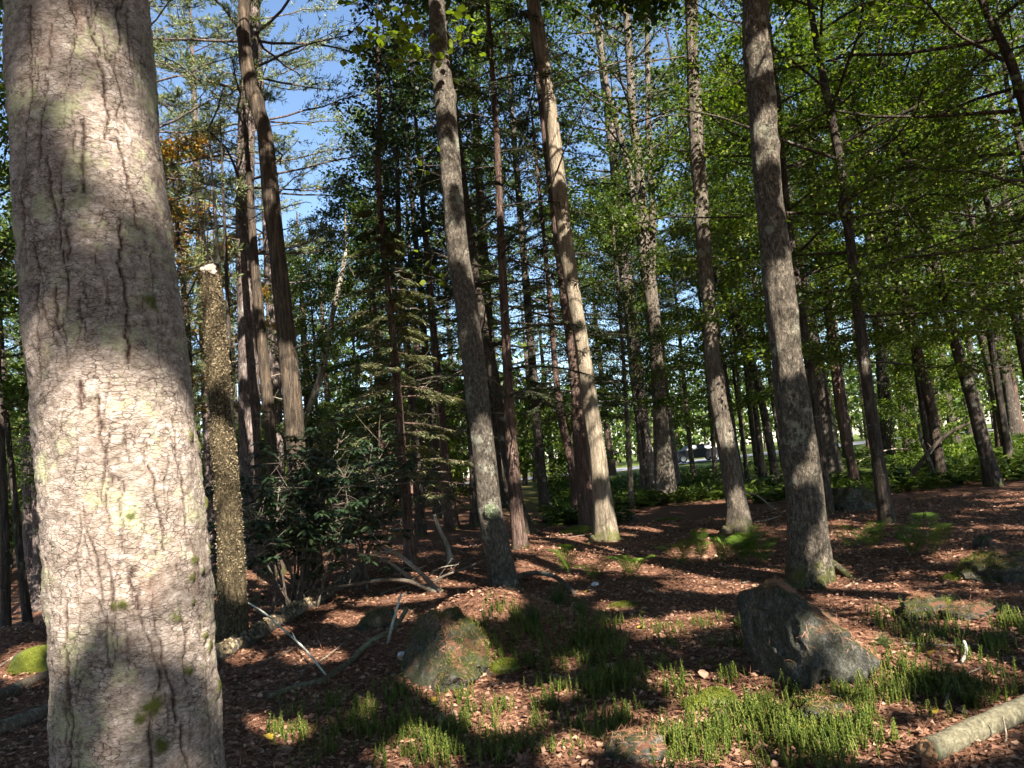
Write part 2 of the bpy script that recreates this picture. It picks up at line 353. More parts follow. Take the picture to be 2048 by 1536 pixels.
def simple(name, col, rough=0.6, metal=0.0, nsc=30, amt=0.3, spec=0.4):
    m, n, l, out = newmat(name)
    tc = n.new("ShaderNodeTexCoord"); a = noise(n, l, tc.outputs["Object"], nsc, 4, 0.65)
    r = ramp(n, [(0.3, 1 - amt), (0.7, 1 + amt)]); l.new(a, r.inputs[0])
    b = n.new("ShaderNodeBsdfPrincipled"); b.inputs["Roughness"].default_value = rough; b.inputs["Metallic"].default_value = metal; b.inputs["Specular IOR Level"].default_value = spec
    l.new(mixc(n, l, 1.0, col, r.outputs[0], 'MULTIPLY'), b.inputs["Base Color"]); l.new(b.outputs[0], out.inputs[0])
    return m
M['mosscushion'] = leafmat('moss_cushion', [(0.05, 0.062, 0.008), (0.10, 0.115, 0.013), (0.16, 0.17, 0.022)], 0.2)
M['quartz'] = simple('quartz_stone', (0.55, 0.54, 0.54), 0.7, 0, 40, 0.25)
M['fungus'] = simple('pale_bracket_fungus', (0.55, 0.46, 0.36), 0.8, 0, 30, 0.25)
M['road'] = simple('asphalt', (0.22, 0.22, 0.23), 0.85, 0, 12, 0.15)
M['car'] = simple('dark_car_paint', (0.010, 0.011, 0.015), 0.45, 0.0, 5, 0.05, 0.2)
M['tyre'] = simple('tyre_rubber', (0.02, 0.02, 0.02), 0.8)
M['rim'] = simple('alloy_rim', (0.5, 0.5, 0.52), 0.35, 0.9)
M['glass'] = simple('car_glass', (0.03, 0.035, 0.04), 0.08, 0.0, 5, 0.05, 0.6)
M['lamp'] = simple('lamp_glass', (0.6, 0.6, 0.6), 0.2)

def near_bark():
    m, n, l, out = newmat('bark_near_beech')
    tc = n.new("ShaderNodeTexCoord"); ob = tc.outputs["Object"]
    at = n.new("ShaderNodeAttribute"); at.attribute_name = "crack"
    am = n.new("ShaderNodeAttribute"); am.attribute_name = "moss"
    big = noise(n, l, ob, 5, 6, 0.7); mid = noise(n, l, mapping(n, l, ob, (1, 1, 1.6)), 38, 6, 0.75); fine = noise(n, l, mapping(n, l, ob, (1, 1, 1.8)), 150, 5, 0.75)
    c = ramp(n, [(0.22, (0.075, 0.055, 0.042)), (0.42, (0.21, 0.165, 0.13)), (0.56, (0.34, 0.28, 0.235)), (0.68, (0.50, 0.43, 0.375)), (0.8, (0.62, 0.56, 0.50))]); l.new(mid, c.inputs[0])
    br = ramp(n, [(0.3, 0.72), (0.7, 1.15)]); l.new(big, br.inputs[0])
    fr = ramp(n, [(0.3, 0.6), (0.7, 1.3)]); l.new(fine, fr.inputs[0])
    c2 = mixc(n, l, 1.0, mixc(n, l, 1.0, c.outputs[0], br.outputs[0], 'MULTIPLY'), fr.outputs[0], 'MULTIPLY')
    vo = n.new("ShaderNodeTexVoronoi"); vo.feature = 'DISTANCE_TO_EDGE'; vo.inputs["Scale"].default_value = 46
    vv = mapping(n, l, ob, (1, 1, 2.3)); l.new(mixc(n, l, 0.02, vv, n_color(n, l, vv, 40), 'ADD'), vo.inputs["Vector"])
    cr = ramp(n, [(0.0, 0.22), (0.07, 1.0)]); l.new(vo.outputs["Distance"], cr.inputs[0])
    crn = noise(n, l, ob, 14, 3, 0.6); crr = ramp(n, [(0.36, 0.15), (0.58, 1.0)]); l.new(crn, crr.inputs[0])
    c2 = mixc(n, l, crr.outputs[0], c2, mixc(n, l, 1.0, c2, cr.outputs[0], 'MULTIPLY'))
    ln = noise(n, l, ob, 8, 6, 0.8); lr = ramp(n, [(0.53, 0), (0.61, 0.6)]); l.new(ln, lr.inputs[0])
    rn = noise(n, l, mapping(n, l, ob, (1, 1, 0.35)), 11, 5, 0.75); rr_ = ramp(n, [(0.56, 0), (0.68, 0.6)]); l.new(rn, rr_.inputs[0])
    c2 = mixc(n, l, rr_.outputs[0], c2, mixc(n, l, fine, (0.09, 0.055, 0.04), (0.30, 0.20, 0.15)))
    c2 = mixc(n, l, lr.outputs[0], c2, mixc(n, l, fine, (0.20, 0.21, 0.10), (0.46, 0.47, 0.28)))
    c2 = mixc(n, l, math_(n, l, 'MULTIPLY', at.outputs["Fac"], 1.15, True), c2, mixc(n, l, mid, (0.012, 0.008, 0.007), (0.06, 0.028, 0.02)))
    mm = math_(n, l, 'MULTIPLY', am.outputs["Fac"], math_(n, l, 'ADD', mid, 0.5), True)
    c2 = mixc(n, l, mm, c2, mixc(n, l, fine, (0.02, 0.025, 0.005), (0.10, 0.11, 0.02)))
    b = n.new("ShaderNodeBsdfPrincipled"); b.inputs["Roughness"].default_value = 0.9; b.inputs["Specular IOR Level"].default_value = 0.15
    l.new(c2, b.inputs["Base Color"])
    bp = n.new("ShaderNodeBump"); bp.inputs["Strength"].default_value = 0.8; bp.inputs["Distance"].default_value = 0.006
    hh = math_(n, l, 'ADD', math_(n, l, 'ADD', mid, math_(n, l, 'MULTIPLY', fine, 0.5)), math_(n, l, 'MULTIPLY', cr.outputs[0], 0.3))
    l.new(hh, bp.inputs["Height"]); l.new(bp.outputs[0], b.inputs["Normal"]); l.new(b.outputs[0], out.inputs[0])
    return m
M['near'] = near_bark()

# ------------------------------------------------------------------ the lie of the land
for px, py, r_, h_ in ((975, 1285, 0.80, 0.46), (1720, 1320, 0.55, 0.24), (1130, 1090, 1.1, 0.12), (60, 1300, 0.9, 0.25)):
    g_ = ground(px, py); MOUNDS.append((g_[0], g_[1], r_, h_))
def build_ground():
    rr = np.concatenate([[0.0], np.arange(0.6, 12, 0.1), 12 * 1.035 ** np.arange(0, 95)])
    na = 420
    front = np.linspace(-0.95, 0.95, 300); back = np.linspace(0.95, 2 * PI - 0.95, 122)[1:-1]
    ang = np.concatenate([front, back]); na = len(ang)
    X = rr[:, None] * np.sin(ang)[None]; Y = rr[:, None] * np.cos(ang)[None]
    Z = H(X, Y)
    P = np.stack([X, Y, np.zeros_like(X)], -1)
    near = np.exp(-rr / 14)[:, None]
    Z = Z + near * (0.025 * vnoise(P * 4.3, 21) + 0.012 * vnoise(P * 13, 22))
    V = np.stack([X, Y, Z], -1).reshape(-1, 3)
    i = np.arange(len(rr) - 1)[:, None]; j = np.arange(na)[None]; k = (j + 1) % na
    Q = np.stack([i * na + j, i * na + k, (i + 1) * na + k, (i + 1) * na + j], -1).reshape(-1, 4)
    o = obj("ground", mesh_np("ground", V, Q[:, ::-1], None, True, M['ground'])); o["kind"] = "structure"
build_ground()
# road far beyond the trees
rx = np.linspace(-30, 90, 60); ry = 68.5 + 0.05 * rx
V = []
for x, y in zip(rx, ry):
    for d in (-5.5, 5.5): V.append((x, y + d, float(H(x, y + d)) * 0 + float(max(H(x, y - 5.5), H(x, y), H(x, y + 5.5))) + 0.06))
Q = [(2 * i, 2 * i + 2, 2 * i + 3, 2 * i + 1) for i in range(len(rx) - 1)]
o = obj("road", mesh_np("road", V, Q, None, True, M['road'])); o["kind"] = "structure"

# ------------------------------------------------------------------ where the canopy lets the sun through
e1 = norm(np.cross(S, np.array([0, 0, 1.0]))); e2 = np.cross(e1, S)
def sunplane(P): return np.stack([P @ e1, P @ e2], -1)
GAPS, SHADE = [], []
MARGIN = 0.12
def gap_ground(px, py, rx, ry):
    c = ground(px, py); a = ground(px + rx, py); b = ground(px, py + ry)
    add_gap(c, a, b)
STANDS = {9.2: (1010, 1180), 13.6: (1213, 1080), 13.4: (1478, 1062), 7.9: (1620, 1165), 7.3: (462, 1296), 9.8: (632, 1198), 9.7: (632, 1198), 14.5: (510, 1128), 17: (566, 1090), 11.6: (822, 1143), 11.0: (822, 1143), 11.2: (822, 1143), 11.4: (822, 1143), 13.2: (1042, 1098), 19: (1713, 978)}
STANDS = {k: ground(*v)[1] - 0.16 for k, v in STANDS.items()}
def gap_at(px, py, rx, ry, Y):
    Y = STANDS.get(Y, Y)
    add_gap(at_y(px, py, Y), at_y(px + rx, py, Y), at_y(px, py + ry, Y))
def add_gap(c, a, b):
    c, a, b = sunplane(np.stack([c, a, b])); a = a - c; b = b - c
    m = MARGIN                                     # room for the leaves that stick into an opening
    A = np.stack([a * (1 + m / (np.linalg.norm(a) + 1e-6)), b * (1 + m / (np.linalg.norm(b) + 1e-6))], 1)
    if abs(np.linalg.det(A)) < 1e-5: return
    (GAPS if MARGIN > 0 else SHADE).append((c, np.linalg.inv(A)))
for g_ in ((650, 1132, 60, 16), (585, 1192, 95, 10), (690, 1108, 40, 10), (520, 1150, 45, 10), (905, 1163, 60, 12), (965, 1202, 80, 24), (870, 1385, 60, 28),
           (925, 1330, 40, 45), (1100, 1090, 70, 20), (1180, 1112, 85, 28), (1090, 1130, 50, 16), (1240, 1120, 45, 14), (1395, 1105, 45, 18), (1130, 1110, 30, 26),
           (1200, 1145, 110, 10), (1350, 1140, 80, 12), (1480, 1152, 80, 14), (1410, 1176, 90, 10), (1645, 1150, 40, 30), (1730, 1192, 90, 26), (1565, 1165, 40, 10),
           (1290, 1258, 60, 14), (1400, 1242, 60, 12), (1390, 1370, 60, 18), (1445, 1402, 60, 22), (1510, 1362, 70, 18), (1000, 1428, 100, 34), (900, 1440, 45, 22),
           (1065, 1400, 60, 22), (840, 1505, 70, 30), (1350, 1490, 80, 45), (1460, 1505, 90, 45), (1565, 1450, 70, 28), (1700, 1470, 80, 45), (1655, 1315, 22, 55),
           (1705, 1300, 45, 30), (1760, 1340, 60, 28), (1735, 1385, 50, 28), (1865, 1230, 75, 16), (1955, 1236, 50, 12), (2005, 1240, 40, 14), (1900, 1282, 50, 12),
           (1900, 1492, 70, 24), (1985, 1430, 70, 18), (1250, 1010, 80, 7), (1330, 1003, 80, 7), (1780, 965, 80, 8), (1712, 972, 30, 14), (2000, 960, 50, 6),
           (40, 1350, 45, 18), (60, 1312, 30, 14), (480, 1312, 25, 12), (700, 1240, 35, 9), (780, 1236, 35, 8), (620, 1310, 60, 8), (560, 1260, 40, 6), (1150, 1500, 40, 16),
           (1240, 1440, 40, 14), (1560, 1285, 26, 12), (1820, 1120, 60, 8), (1900, 1110, 40, 6), (1860, 1070, 30, 8), (1120, 1330, 20, 8), (1700, 1070, 20, 6),
           (1780, 1420, 40, 16), (2000, 1320, 40, 10), (1000, 1330, 25, 10), (540, 1460, 40, 12), (680, 1420, 30, 10)):
    gap_ground(*g_)
for g_ in ((810, 1130, 90, 36, 9.4), (600, 1180, 70, 16, 9.6), (650, 930, 50, 26, 9.6), (560, 1000, 36, 20, 9.4), (710, 870, 40, 30, 10.0), (300, 1000, 150, 190, 1.45), (255, 1190, 160, 90, 1.45), (120, 70, 60, 60, 1.45), (230, 160, 40, 50, 1.45), (300, 850, 60, 70, 1.45), (110, 900, 20, 120, 1.45),
           (905, 335, 26, 34, 9.2), (888, 180, 28, 45, 9.2), (962, 925, 32, 62, 9.2), (915, 470, 16, 30, 9.2), (978, 990, 18, 25, 9.2),
           (1190, 890, 26, 110, 13.6), (1150, 610, 22, 40, 13.6), (1165, 700, 20, 50, 13.6), (1115, 335, 18, 16, 13.6), (1210, 1050, 24, 40, 13.6), (1090, 200, 18, 20, 13.6),
           (1440, 835, 26, 65, 13.4), (1415, 625, 20, 55, 13.4), (1470, 1015, 24, 34, 13.4), (1388, 275, 18, 22, 13.4), (1385, 150, 16, 24, 13.4),
           (1575, 650, 34, 70, 7.9), (1535, 272, 30, 30, 7.9), (1643, 960, 14, 60, 7.9), (1520, 110, 26, 22, 7.9), (1590, 720, 28, 24, 7.9),
           (452, 900, 34, 110, 7.3), (462, 1080, 34, 90, 7.3), (436, 700, 30, 65, 7.3), (425, 560, 26, 40, 7.3), (596, 880, 28, 60, 9.8), (578, 750, 24, 26, 9.8), (505, 190, 20, 26, 9.8),
           (492, 280, 28, 90, 14.5), (512, 880, 18, 50, 14.5), (500, 720, 18, 26, 14.5), (552, 700, 18, 60, 17), (560, 890, 16, 40, 17),
           (800, 720, 16, 40, 11.6), (815, 1060, 16, 30, 11.6), (822, 1115, 14, 24, 11.6), (765, 480, 14, 60, 11.6), (830, 590, 80, 90, 11.2), (850, 760, 60, 70, 11.2), (760, 640, 40, 50, 11.2), (840, 920, 40, 40, 11.4),
           (1025, 900, 18, 40, 13.2), (1036, 1045, 18, 40, 13.2), (1710, 940, 18, 50, 19), (800, 60, 90, 60, 7.0), (880, 540, 20, 40, 8.5)):
    gap_at(*g_)
MARGIN = 0.0                                       # boughs that must stay closed
for g_ in ((205, 560, 170, 195, 1.45), (270, 1460, 170, 110, 1.45), (180, 330, 60, 80, 1.45), (895, 250, 24, 34, 9.2), (910, 415, 24, 40, 9.2), (930, 600, 26, 60, 9.2), (945, 740, 28, 90, 9.2), (995, 1100, 30, 75, 9.2), (870, 60, 22, 60, 9.2),
           (1540, 440, 36, 90, 7.9), (1590, 850, 34, 95, 7.9), (1600, 1040, 34, 70, 7.9), (1520, 190, 32, 34, 7.9), (1545, 350, 30, 30, 7.9), (1100, 260, 18, 36, 13.6), (1125, 430, 20, 70, 13.6), (1155, 655, 14, 10, 13.6), (1185, 800, 16, 14, 13.6),
           (1205, 985, 18, 22, 13.6), (1400, 420, 20, 100, 13.4), (1425, 725, 18, 30, 13.4), (1455, 930, 20, 40, 13.4), (560, 480, 24, 120, 9.7), (535, 320, 24, 60, 9.7), (610, 1080, 30, 80, 9.7), (440, 800, 26, 26, 7.3)):
    gap_at(*g_)
for g_ in ((1200, 1285, 110, 45), (1060, 1350, 60, 30), (1120, 1420, 50, 25), (600, 1380, 130, 70), (660, 1270, 90, 26), (1540, 1280, 45, 50), (1600, 1380, 30, 20), (1900, 1390, 110, 34), (1250, 1460, 50, 26), (1900, 1040, 160, 50), (1780, 1110, 90, 30),
           (1330, 1080, 70, 16), (1500, 1085, 50, 12), (1500, 1230, 50, 16), (1320, 1310, 70, 30), (700, 1480, 80, 24), (1330, 1205, 70, 10), (1250, 1175, 90, 8), (1650, 1420, 40, 14), (1550, 1525, 30, 14), (980, 1500, 50, 18), (1800, 1440, 40, 14), (480, 1500, 40, 40)):
    gap_ground(*g_)
_r = np.random.default_rng(5)
for k in range(70):                              # small flecks scattered anywhere
    c = np.array([_r.uniform(-9, 11), _r.uniform(2, 17), _r.uniform(0, 3)]); q = sunplane(c[None])[0]; s_ = _r.uniform(0.10, 0.20)
    GAPS.append((q, np.eye(2) / s_))
def in_gap(P, grow=1.0):
    q = sunplane(P); w = 0.09 * np.stack([vnoise(np.c_[q * 2.2, q[:, :1] * 0], 8), vnoise(np.c_[q * 2.2, q[:, :1] * 0], 9)], -1)
    q = q + w; lit = np.zeros(len(P), bool)
    for c, Ai in GAPS:
        t = (q - c) @ Ai.T; lit |= (t * t).sum(1) < grow
    for c, Ai in SHADE:
        t = (q - c) @ Ai.T; lit &= ~((t * t).sum(1) < grow)
    return lit

def thin_roof(P):
    """the roof is patchy everywhere, and more open over the wood farther off"""
    q = sunplane(P); z0 = q[:, :1] * 0
    n = 0.65 * vnoise(np.c_[q * 0.75, z0], 18) + 0.45 * vnoise(np.c_[q * 2.1, z0], 19)
    L = P - S * ((P[:, 2:] - 2.5) / S[2])
    far = np.maximum(sstep(13, 19, L[:, 1]), np.maximum(sstep(6, 9, -L[:, 0]), sstep(9, 13, L[:, 0])))
    return n > 0.80 - 0.72 * far

# ------------------------------------------------------------------ crowns: limbs, twigs, leaves
def limb_paths(r, z0, z1, R, nl, el0, el1, curve, npt=7, prof=0.7, wander=0.12):
    t = (np.arange(nl) + r.uniform(0, 1, nl)) / nl
    z = z0 + (z1 - z0) * t; az = np.arange(nl) * 2.399 + r.uniform(-0.5, 0.5, nl)
    ln = R * np.sin(PI * (0.18 + 0.76 * t)) ** prof * r.uniform(0.65, 1.1, nl)
    el = el0 + (el1 - el0) * t + r.uniform(-0.15, 0.15, nl)
    s = np.linspace(0, 1, npt)[None]
    hx = np.cos(el)[:, None] * ln[:, None] * s; zz = ln[:, None] * (np.sin(el)[:, None] * s + curve * s * s)
    wob = r.normal(0, wander, (nl, npt)).cumsum(1) * s * 0.6
    a = az[:, None] + wob
    P = np.stack([np.cos(a) * hx, np.sin(a) * hx, z[:, None] + zz + r.normal(0, 0.03, (nl, npt)) * ln[:, None] * s], -1)
    return P, ln, az, t
def sample_path(P, s):
    """P (M,N,3), s (M,K) -> points (M,K,3) and tangents"""
    N = P.shape[1]; x = np.clip(s, 0, 0.9999) * (N - 1); i = np.floor(x).astype(int); f = (x - i)[..., None]
    m = np.arange(P.shape[0])[:, None]; A = P[m, i]; B = P[m, i + 1]
    return A * (1 - f) + B * f, norm(B - A)
def broadleaf(seed, z0, z1, R, nl=26, tw=12, lpt=40, L=0.09, W=0.065, flat=0.4, el0=0.1, el1=0.9, curve=0.05, spread=0.13, prof=0.7, limb_r=0.008):
    r = np.random.default_rng(seed)
    P, ln, az, t = limb_paths(r, z0, z1, R, nl, el0, el1, curve, prof=prof)
    s = r.uniform(0.2, 1.0, (nl, tw)); A, tan = sample_path(P, s)
    side = np.where(r.random((nl, tw)) < 0.5, -1, 1) * r.uniform(0.5, 1.2, (nl, tw))
    c, sn = np.cos(side), np.sin(side)
    d = np.stack([tan[..., 0] * c - tan[..., 1] * sn, tan[..., 0] * sn + tan[..., 1] * c, tan[..., 2] * 0.5 + r.normal(0, 0.18, (nl, tw))], -1); d = norm(d)
    tl = (ln[:, None] * r.uniform(0.22, 0.42, (nl, tw)) * (1.15 - 0.5 * s)).reshape(-1)
    A = A.reshape(-1, 3); d = d.reshape(-1, 3)
    u = np.linspace(0, 1, 4)[None, :, None]
    TW = A[:, None] + d[:, None] * tl[:, None, None] * u + np.array([0, 0, -0.10]) * (tl[:, None, None] * u * u)
    # leaves
    n = len(A); su = r.uniform(0.1, 1.08, (n, lpt))
    Pl = A[:, None] + d[:, None] * (tl[:, None] * su)[..., None] + r.normal(0, 1, (n, lpt, 3)) * np.array([spread, spread, spread * 0.55])
    Pl[..., 2] -= 0.10 * (tl[:, None] * su * su)
    Dl = d[:, None] + r.normal(0, 0.7, (n, lpt, 3)); Dl[..., 2] -= 0.25
    Nl = np.array([0, 0, 1.0]) + r.normal(0, flat, (n, lpt, 3))
    sz = r.uniform(0.7, 1.2, n * lpt)
    lim_r = limb_r * ln[:, None] * np.linspace(1, 0.22, P.shape[1])[None] + 0.004
    tw_r = np.repeat(np.array([[1, 0.7, 0.45, 0.2]]), n, 0) * (0.003 + 0.004 * tl[:, None])
    return dict(limb=P, limb_r=lim_r, tw=TW, tw_r=tw_r, P=Pl.reshape(-1, 3), D=Dl.reshape(-1, 3), N=Nl.reshape(-1, 3), L=L * sz, W=W * sz)
def hemlock(seed, z0, z1, R, nl=64, tw=26, lpt=20, sparse=1.0):
    r = np.random.default_rng(seed)
    t = (np.arange(nl) + r.uniform(0, 1, nl)) / nl; z = z0 + (z1 - z0) * t; az = np.arange(nl) * 2.399 + r.uniform(-0.5, 0.5, nl)
    ln = R * (1 - 0.85 * t) ** 0.8 * r.uniform(0.55, 1.1, nl)
    s = np.linspace(0, 1, 7)[None]; el = r.uniform(-0.1, 0.22, nl)[:, None]
    hx = ln[:, None] * s; zz = ln[:, None] * (np.sin(el) * s - 0.22 * s ** 2.2)
    a = az[:, None] + r.normal(0, 0.05, (nl, 7)).cumsum(1)
    P = np.stack([np.cos(a) * hx, np.sin(a) * hx, z[:, None] + zz], -1)
    su = (np.arange(tw)[None] + r.uniform(0, 1, (nl, tw))) / tw * 0.78 + 0.22
    A, tan = sample_path(P, su)
    sg = np.where(np.arange(tw) % 2 == 0, -1, 1)[None] * r.uniform(0.75, 1.1, (nl, tw)); c, sn = np.cos(sg), np.sin(sg)
    d = norm(np.stack([tan[..., 0] * c - tan[..., 1] * sn, tan[..., 0] * sn + tan[..., 1] * c, tan[..., 2] * 0.6 - r.uniform(0.0, 0.25, (nl, tw))], -1))
    tl = (ln[:, None] * 0.38 * (1.12 - su) + 0.12) * r.uniform(0.6, 1.15, (nl, tw))
    keep = r.random((nl, tw)) < sparse
    A = A[keep]; d = d[keep]; tl = tl[keep]; n = len(A)
    u = np.linspace(0, 1, 4)[None, :, None]
    TW = A[:, None] + d[:, None] * tl[:, None, None] * u + np.array([0, 0, -0.18]) * (tl[:, None, None] * u * u)
    q = (np.arange(lpt)[None] + r.uniform(0, 1, (n, lpt))) / lpt
    Pl = A[:, None] + d[:, None] * (tl[:, None] * q)[..., None] + r.normal(0, 0.012, (n, lpt, 3)); Pl[..., 2] -= 0.18 * tl[:, None] * q * q
    sg = np.where(np.arange(lpt) % 2 == 0, -1, 1)[None] * r.uniform(0.5, 1.0, (n, lpt)); c, sn = np.cos(sg), np.sin(sg)
    Dl = np.stack([d[:, None, 0] * c - d[:, None, 1] * sn, d[:, None, 0] * sn + d[:, None, 1] * c, d[:, None, 2] - 0.15 + r.normal(0, 0.15, (n, lpt))], -1)
    Nl = np.array([0, 0, 1.0]) + r.normal(0, 0.3, (n, lpt, 3))
    sz = (r.uniform(0.6, 1.2, (n, lpt)) * (1.15 - 0.6 * q)).reshape(-1)
    lim_r = 0.010 * ln[:, None] * np.linspace(1, 0.2, 7)[None] + 0.005
    tw_r = np.repeat(np.array([[1, 0.7, 0.45, 0.2]]), n, 0) * 0.005
    return dict(limb=P, limb_r=lim_r, tw=TW, tw_r=tw_r, P=Pl.reshape(-1, 3), D=Dl.reshape(-1, 3), N=Nl.reshape(-1, 3), L=0.105 * sz, W=0.026 * sz)
def pine(seed, z0, z1, R, nw=12, per=5, tuft=34, needles=18):
    r = np.random.default_rng(seed)
    nl = nw * per; t = np.repeat(np.arange(nw) / nw, per) + r.uniform(0, 0.04, nl); z = z0 + (z1 - z0) * t
    az = np.tile(np.arange(per) * 2 * PI / per, nw) + np.repeat(r.uniform(0, 6.28, nw), per) + r.uniform(-0.3, 0.3, nl)
    ln = R * np.sin(PI * (0.25 + 0.7 * t)) ** 0.8 * r.uniform(0.45, 1.1, nl)
    s = np.linspace(0, 1, 7)[None]; el = r.uniform(-0.05, 0.3, nl)[:, None]
    hx = ln[:, None] * s; zz = ln[:, None] * (np.sin(el) * s + 0.10 * s * s); a = az[:, None] + r.normal(0, 0.06, (nl, 7)).cumsum(1)
    P = np.stack([np.cos(a) * hx, np.sin(a) * hx, z[:, None] + zz], -1)
    su = r.uniform(0.35, 1.0, (nl, tuft)); A, tan = sample_path(P, su)
    sg = r.uniform(-1.1, 1.1, (nl, tuft)); c, sn = np.cos(sg), np.sin(sg)
    d = norm(np.stack([tan[..., 0] * c - tan[..., 1] * sn, tan[..., 0] * sn + tan[..., 1] * c, tan[..., 2] + r.uniform(0.0, 0.5, (nl, tuft))], -1)).reshape(-1, 3)
    A = A.reshape(-1, 3); tl = (ln[:, None] * 0.25 * r.uniform(0.3, 1, (nl, tuft)) + 0.12).reshape(-1); n = len(A)
    u = np.linspace(0, 1, 4)[None, :, None]; TW = A[:, None] + d[:, None] * tl[:, None, None] * u
    tip = A + d * tl[:, None]
    q = r.uniform(0.55, 1.05, (n, needles)); Pl = A[:, None] + d[:, None] * (tl[:, None] * q)[..., None]
    Dl = d[:, None] * 0.8 + r.normal(0, 0.6, (n, needles, 3)); Nl = r.normal(0, 1, (n, needles, 3))
    sz = r.uniform(0.7, 1.2, n * needles)
    lim_r = 0.010 * ln[:, None] * np.linspace(1, 0.25, 7)[None] + 0.006
    tw_r = np.repeat(np.array([[1, 0.7, 0.5, 0.3]]), n, 0) * 0.006
    return dict(limb=P, limb_r=lim_r, tw=TW, tw_r=tw_r, P=Pl.reshape(-1, 3), D=Dl.reshape(-1, 3), N=Nl.reshape(-1, 3), L=0.14 * sz, W=0.02 * sz)
def crown_meshes(c, name, leaf_m, limb_m, twigs=True, keep=None, fold=0.18):
    g = Geo(); g.add(*tubes(c['limb'], c['limb_r'], 5, False))
    if twigs: g.add(*tubes(c['tw'], c['tw_r'], 3, False))
    k = slice(None) if keep is None else keep
    V, Q = leaf_quads(c['P'][k], c['D'][k], c['N'][k], c['L'][k], c['W'][k], fold)
    return g.mesh(name + "_limbs", limb_m), mesh_np(name + "_leaves", V, Q, None, False, leaf_m)
PROTO = {}
def proto(key, c, leaf_m, limb_m, twigs=True): PROTO[key] = crown_meshes(c, key, M[leaf_m], M[limb_m], twigs) + (c,)
proto('beech_a', broadleaf(101, 3.6, 13.0, 4.2, 34, 13, 44, 0.085, 0.055, 0.35, 0.0, 0.75, -0.05, 0.13), 'beech_leaf', 'dark')
proto('beech_b', broadleaf(102, 2.6, 11.0, 3.6, 30, 12, 42, 0.085, 0.055, 0.35, -0.05, 0.8, -0.05, 0.13), 'beech_leaf', 'dark')
proto('maple_a', broadleaf(103, 8.0, 20.0, 4.6, 40, 14, 42, 0.10, 0.085, 0.6, 0.25, 1.1, 0.1, 0.17), 'maple_leaf', 'dark')
proto('maple_b', broadleaf(104, 6.5, 18.0, 4.2, 34, 13, 42, 0.10, 0.085, 0.6, 0.2, 1.1, 0.1, 0.17), 'maple_leaf', 'maple')
proto('maple_c', broadleaf(105, 3.5, 13.0, 3.0, 28, 12, 40, 0.10, 0.08, 0.6, 0.1, 1.0, 0.05, 0.16), 'maple_leaf', 'dark')
proto('dark_a', broadleaf(106, 5.0, 11.0, 1.2, 24, 10, 15, 0.10, 0.065, 0.7, 0.0, 0.9, 0.0, 0.15), 'backlit_leaf', 'dark')
proto('orange', broadleaf(107, 4.0, 11.0, 2.5, 24, 11, 30, 0.09, 0.075, 0.6, 0.1, 1.0, 0.0, 0.15), 'orange_leaf', 'dark')
proto('bush', broadleaf(111, 0.3, 3.6, 1.9, 22, 11, 34, 0.10, 0.07, 0.5, 0.2, 1.0, 0.0, 0.15), 'beech_leaf', 'dark')
proto('hemlock_a', hemlock(108, 2.4, 13.5, 2.2, 58, 20, 16, 0.75), 'hemlock_leaf', 'dark')
proto('hemlock_b', hemlock(109, 2.9, 11.0, 1.9, 46, 20, 16, 0.75), 'hemlock_leaf', 'dark')
proto('hemlock_c', hemlock(110, 1.2, 6.4, 1.7, 64, 22, 20, 0.85), 'hemlock_sunlit', 'hemlock')
proto('pine_a', pine(112, 6.5, 23.0, 3.4, 14, 5, 32, 16), 'pine_leaf', 'pine', False)
proto('pine_b', pine(113, 5.0, 19.0, 2.8, 12, 5, 32, 16), 'pine_leaf', 'pine', False)

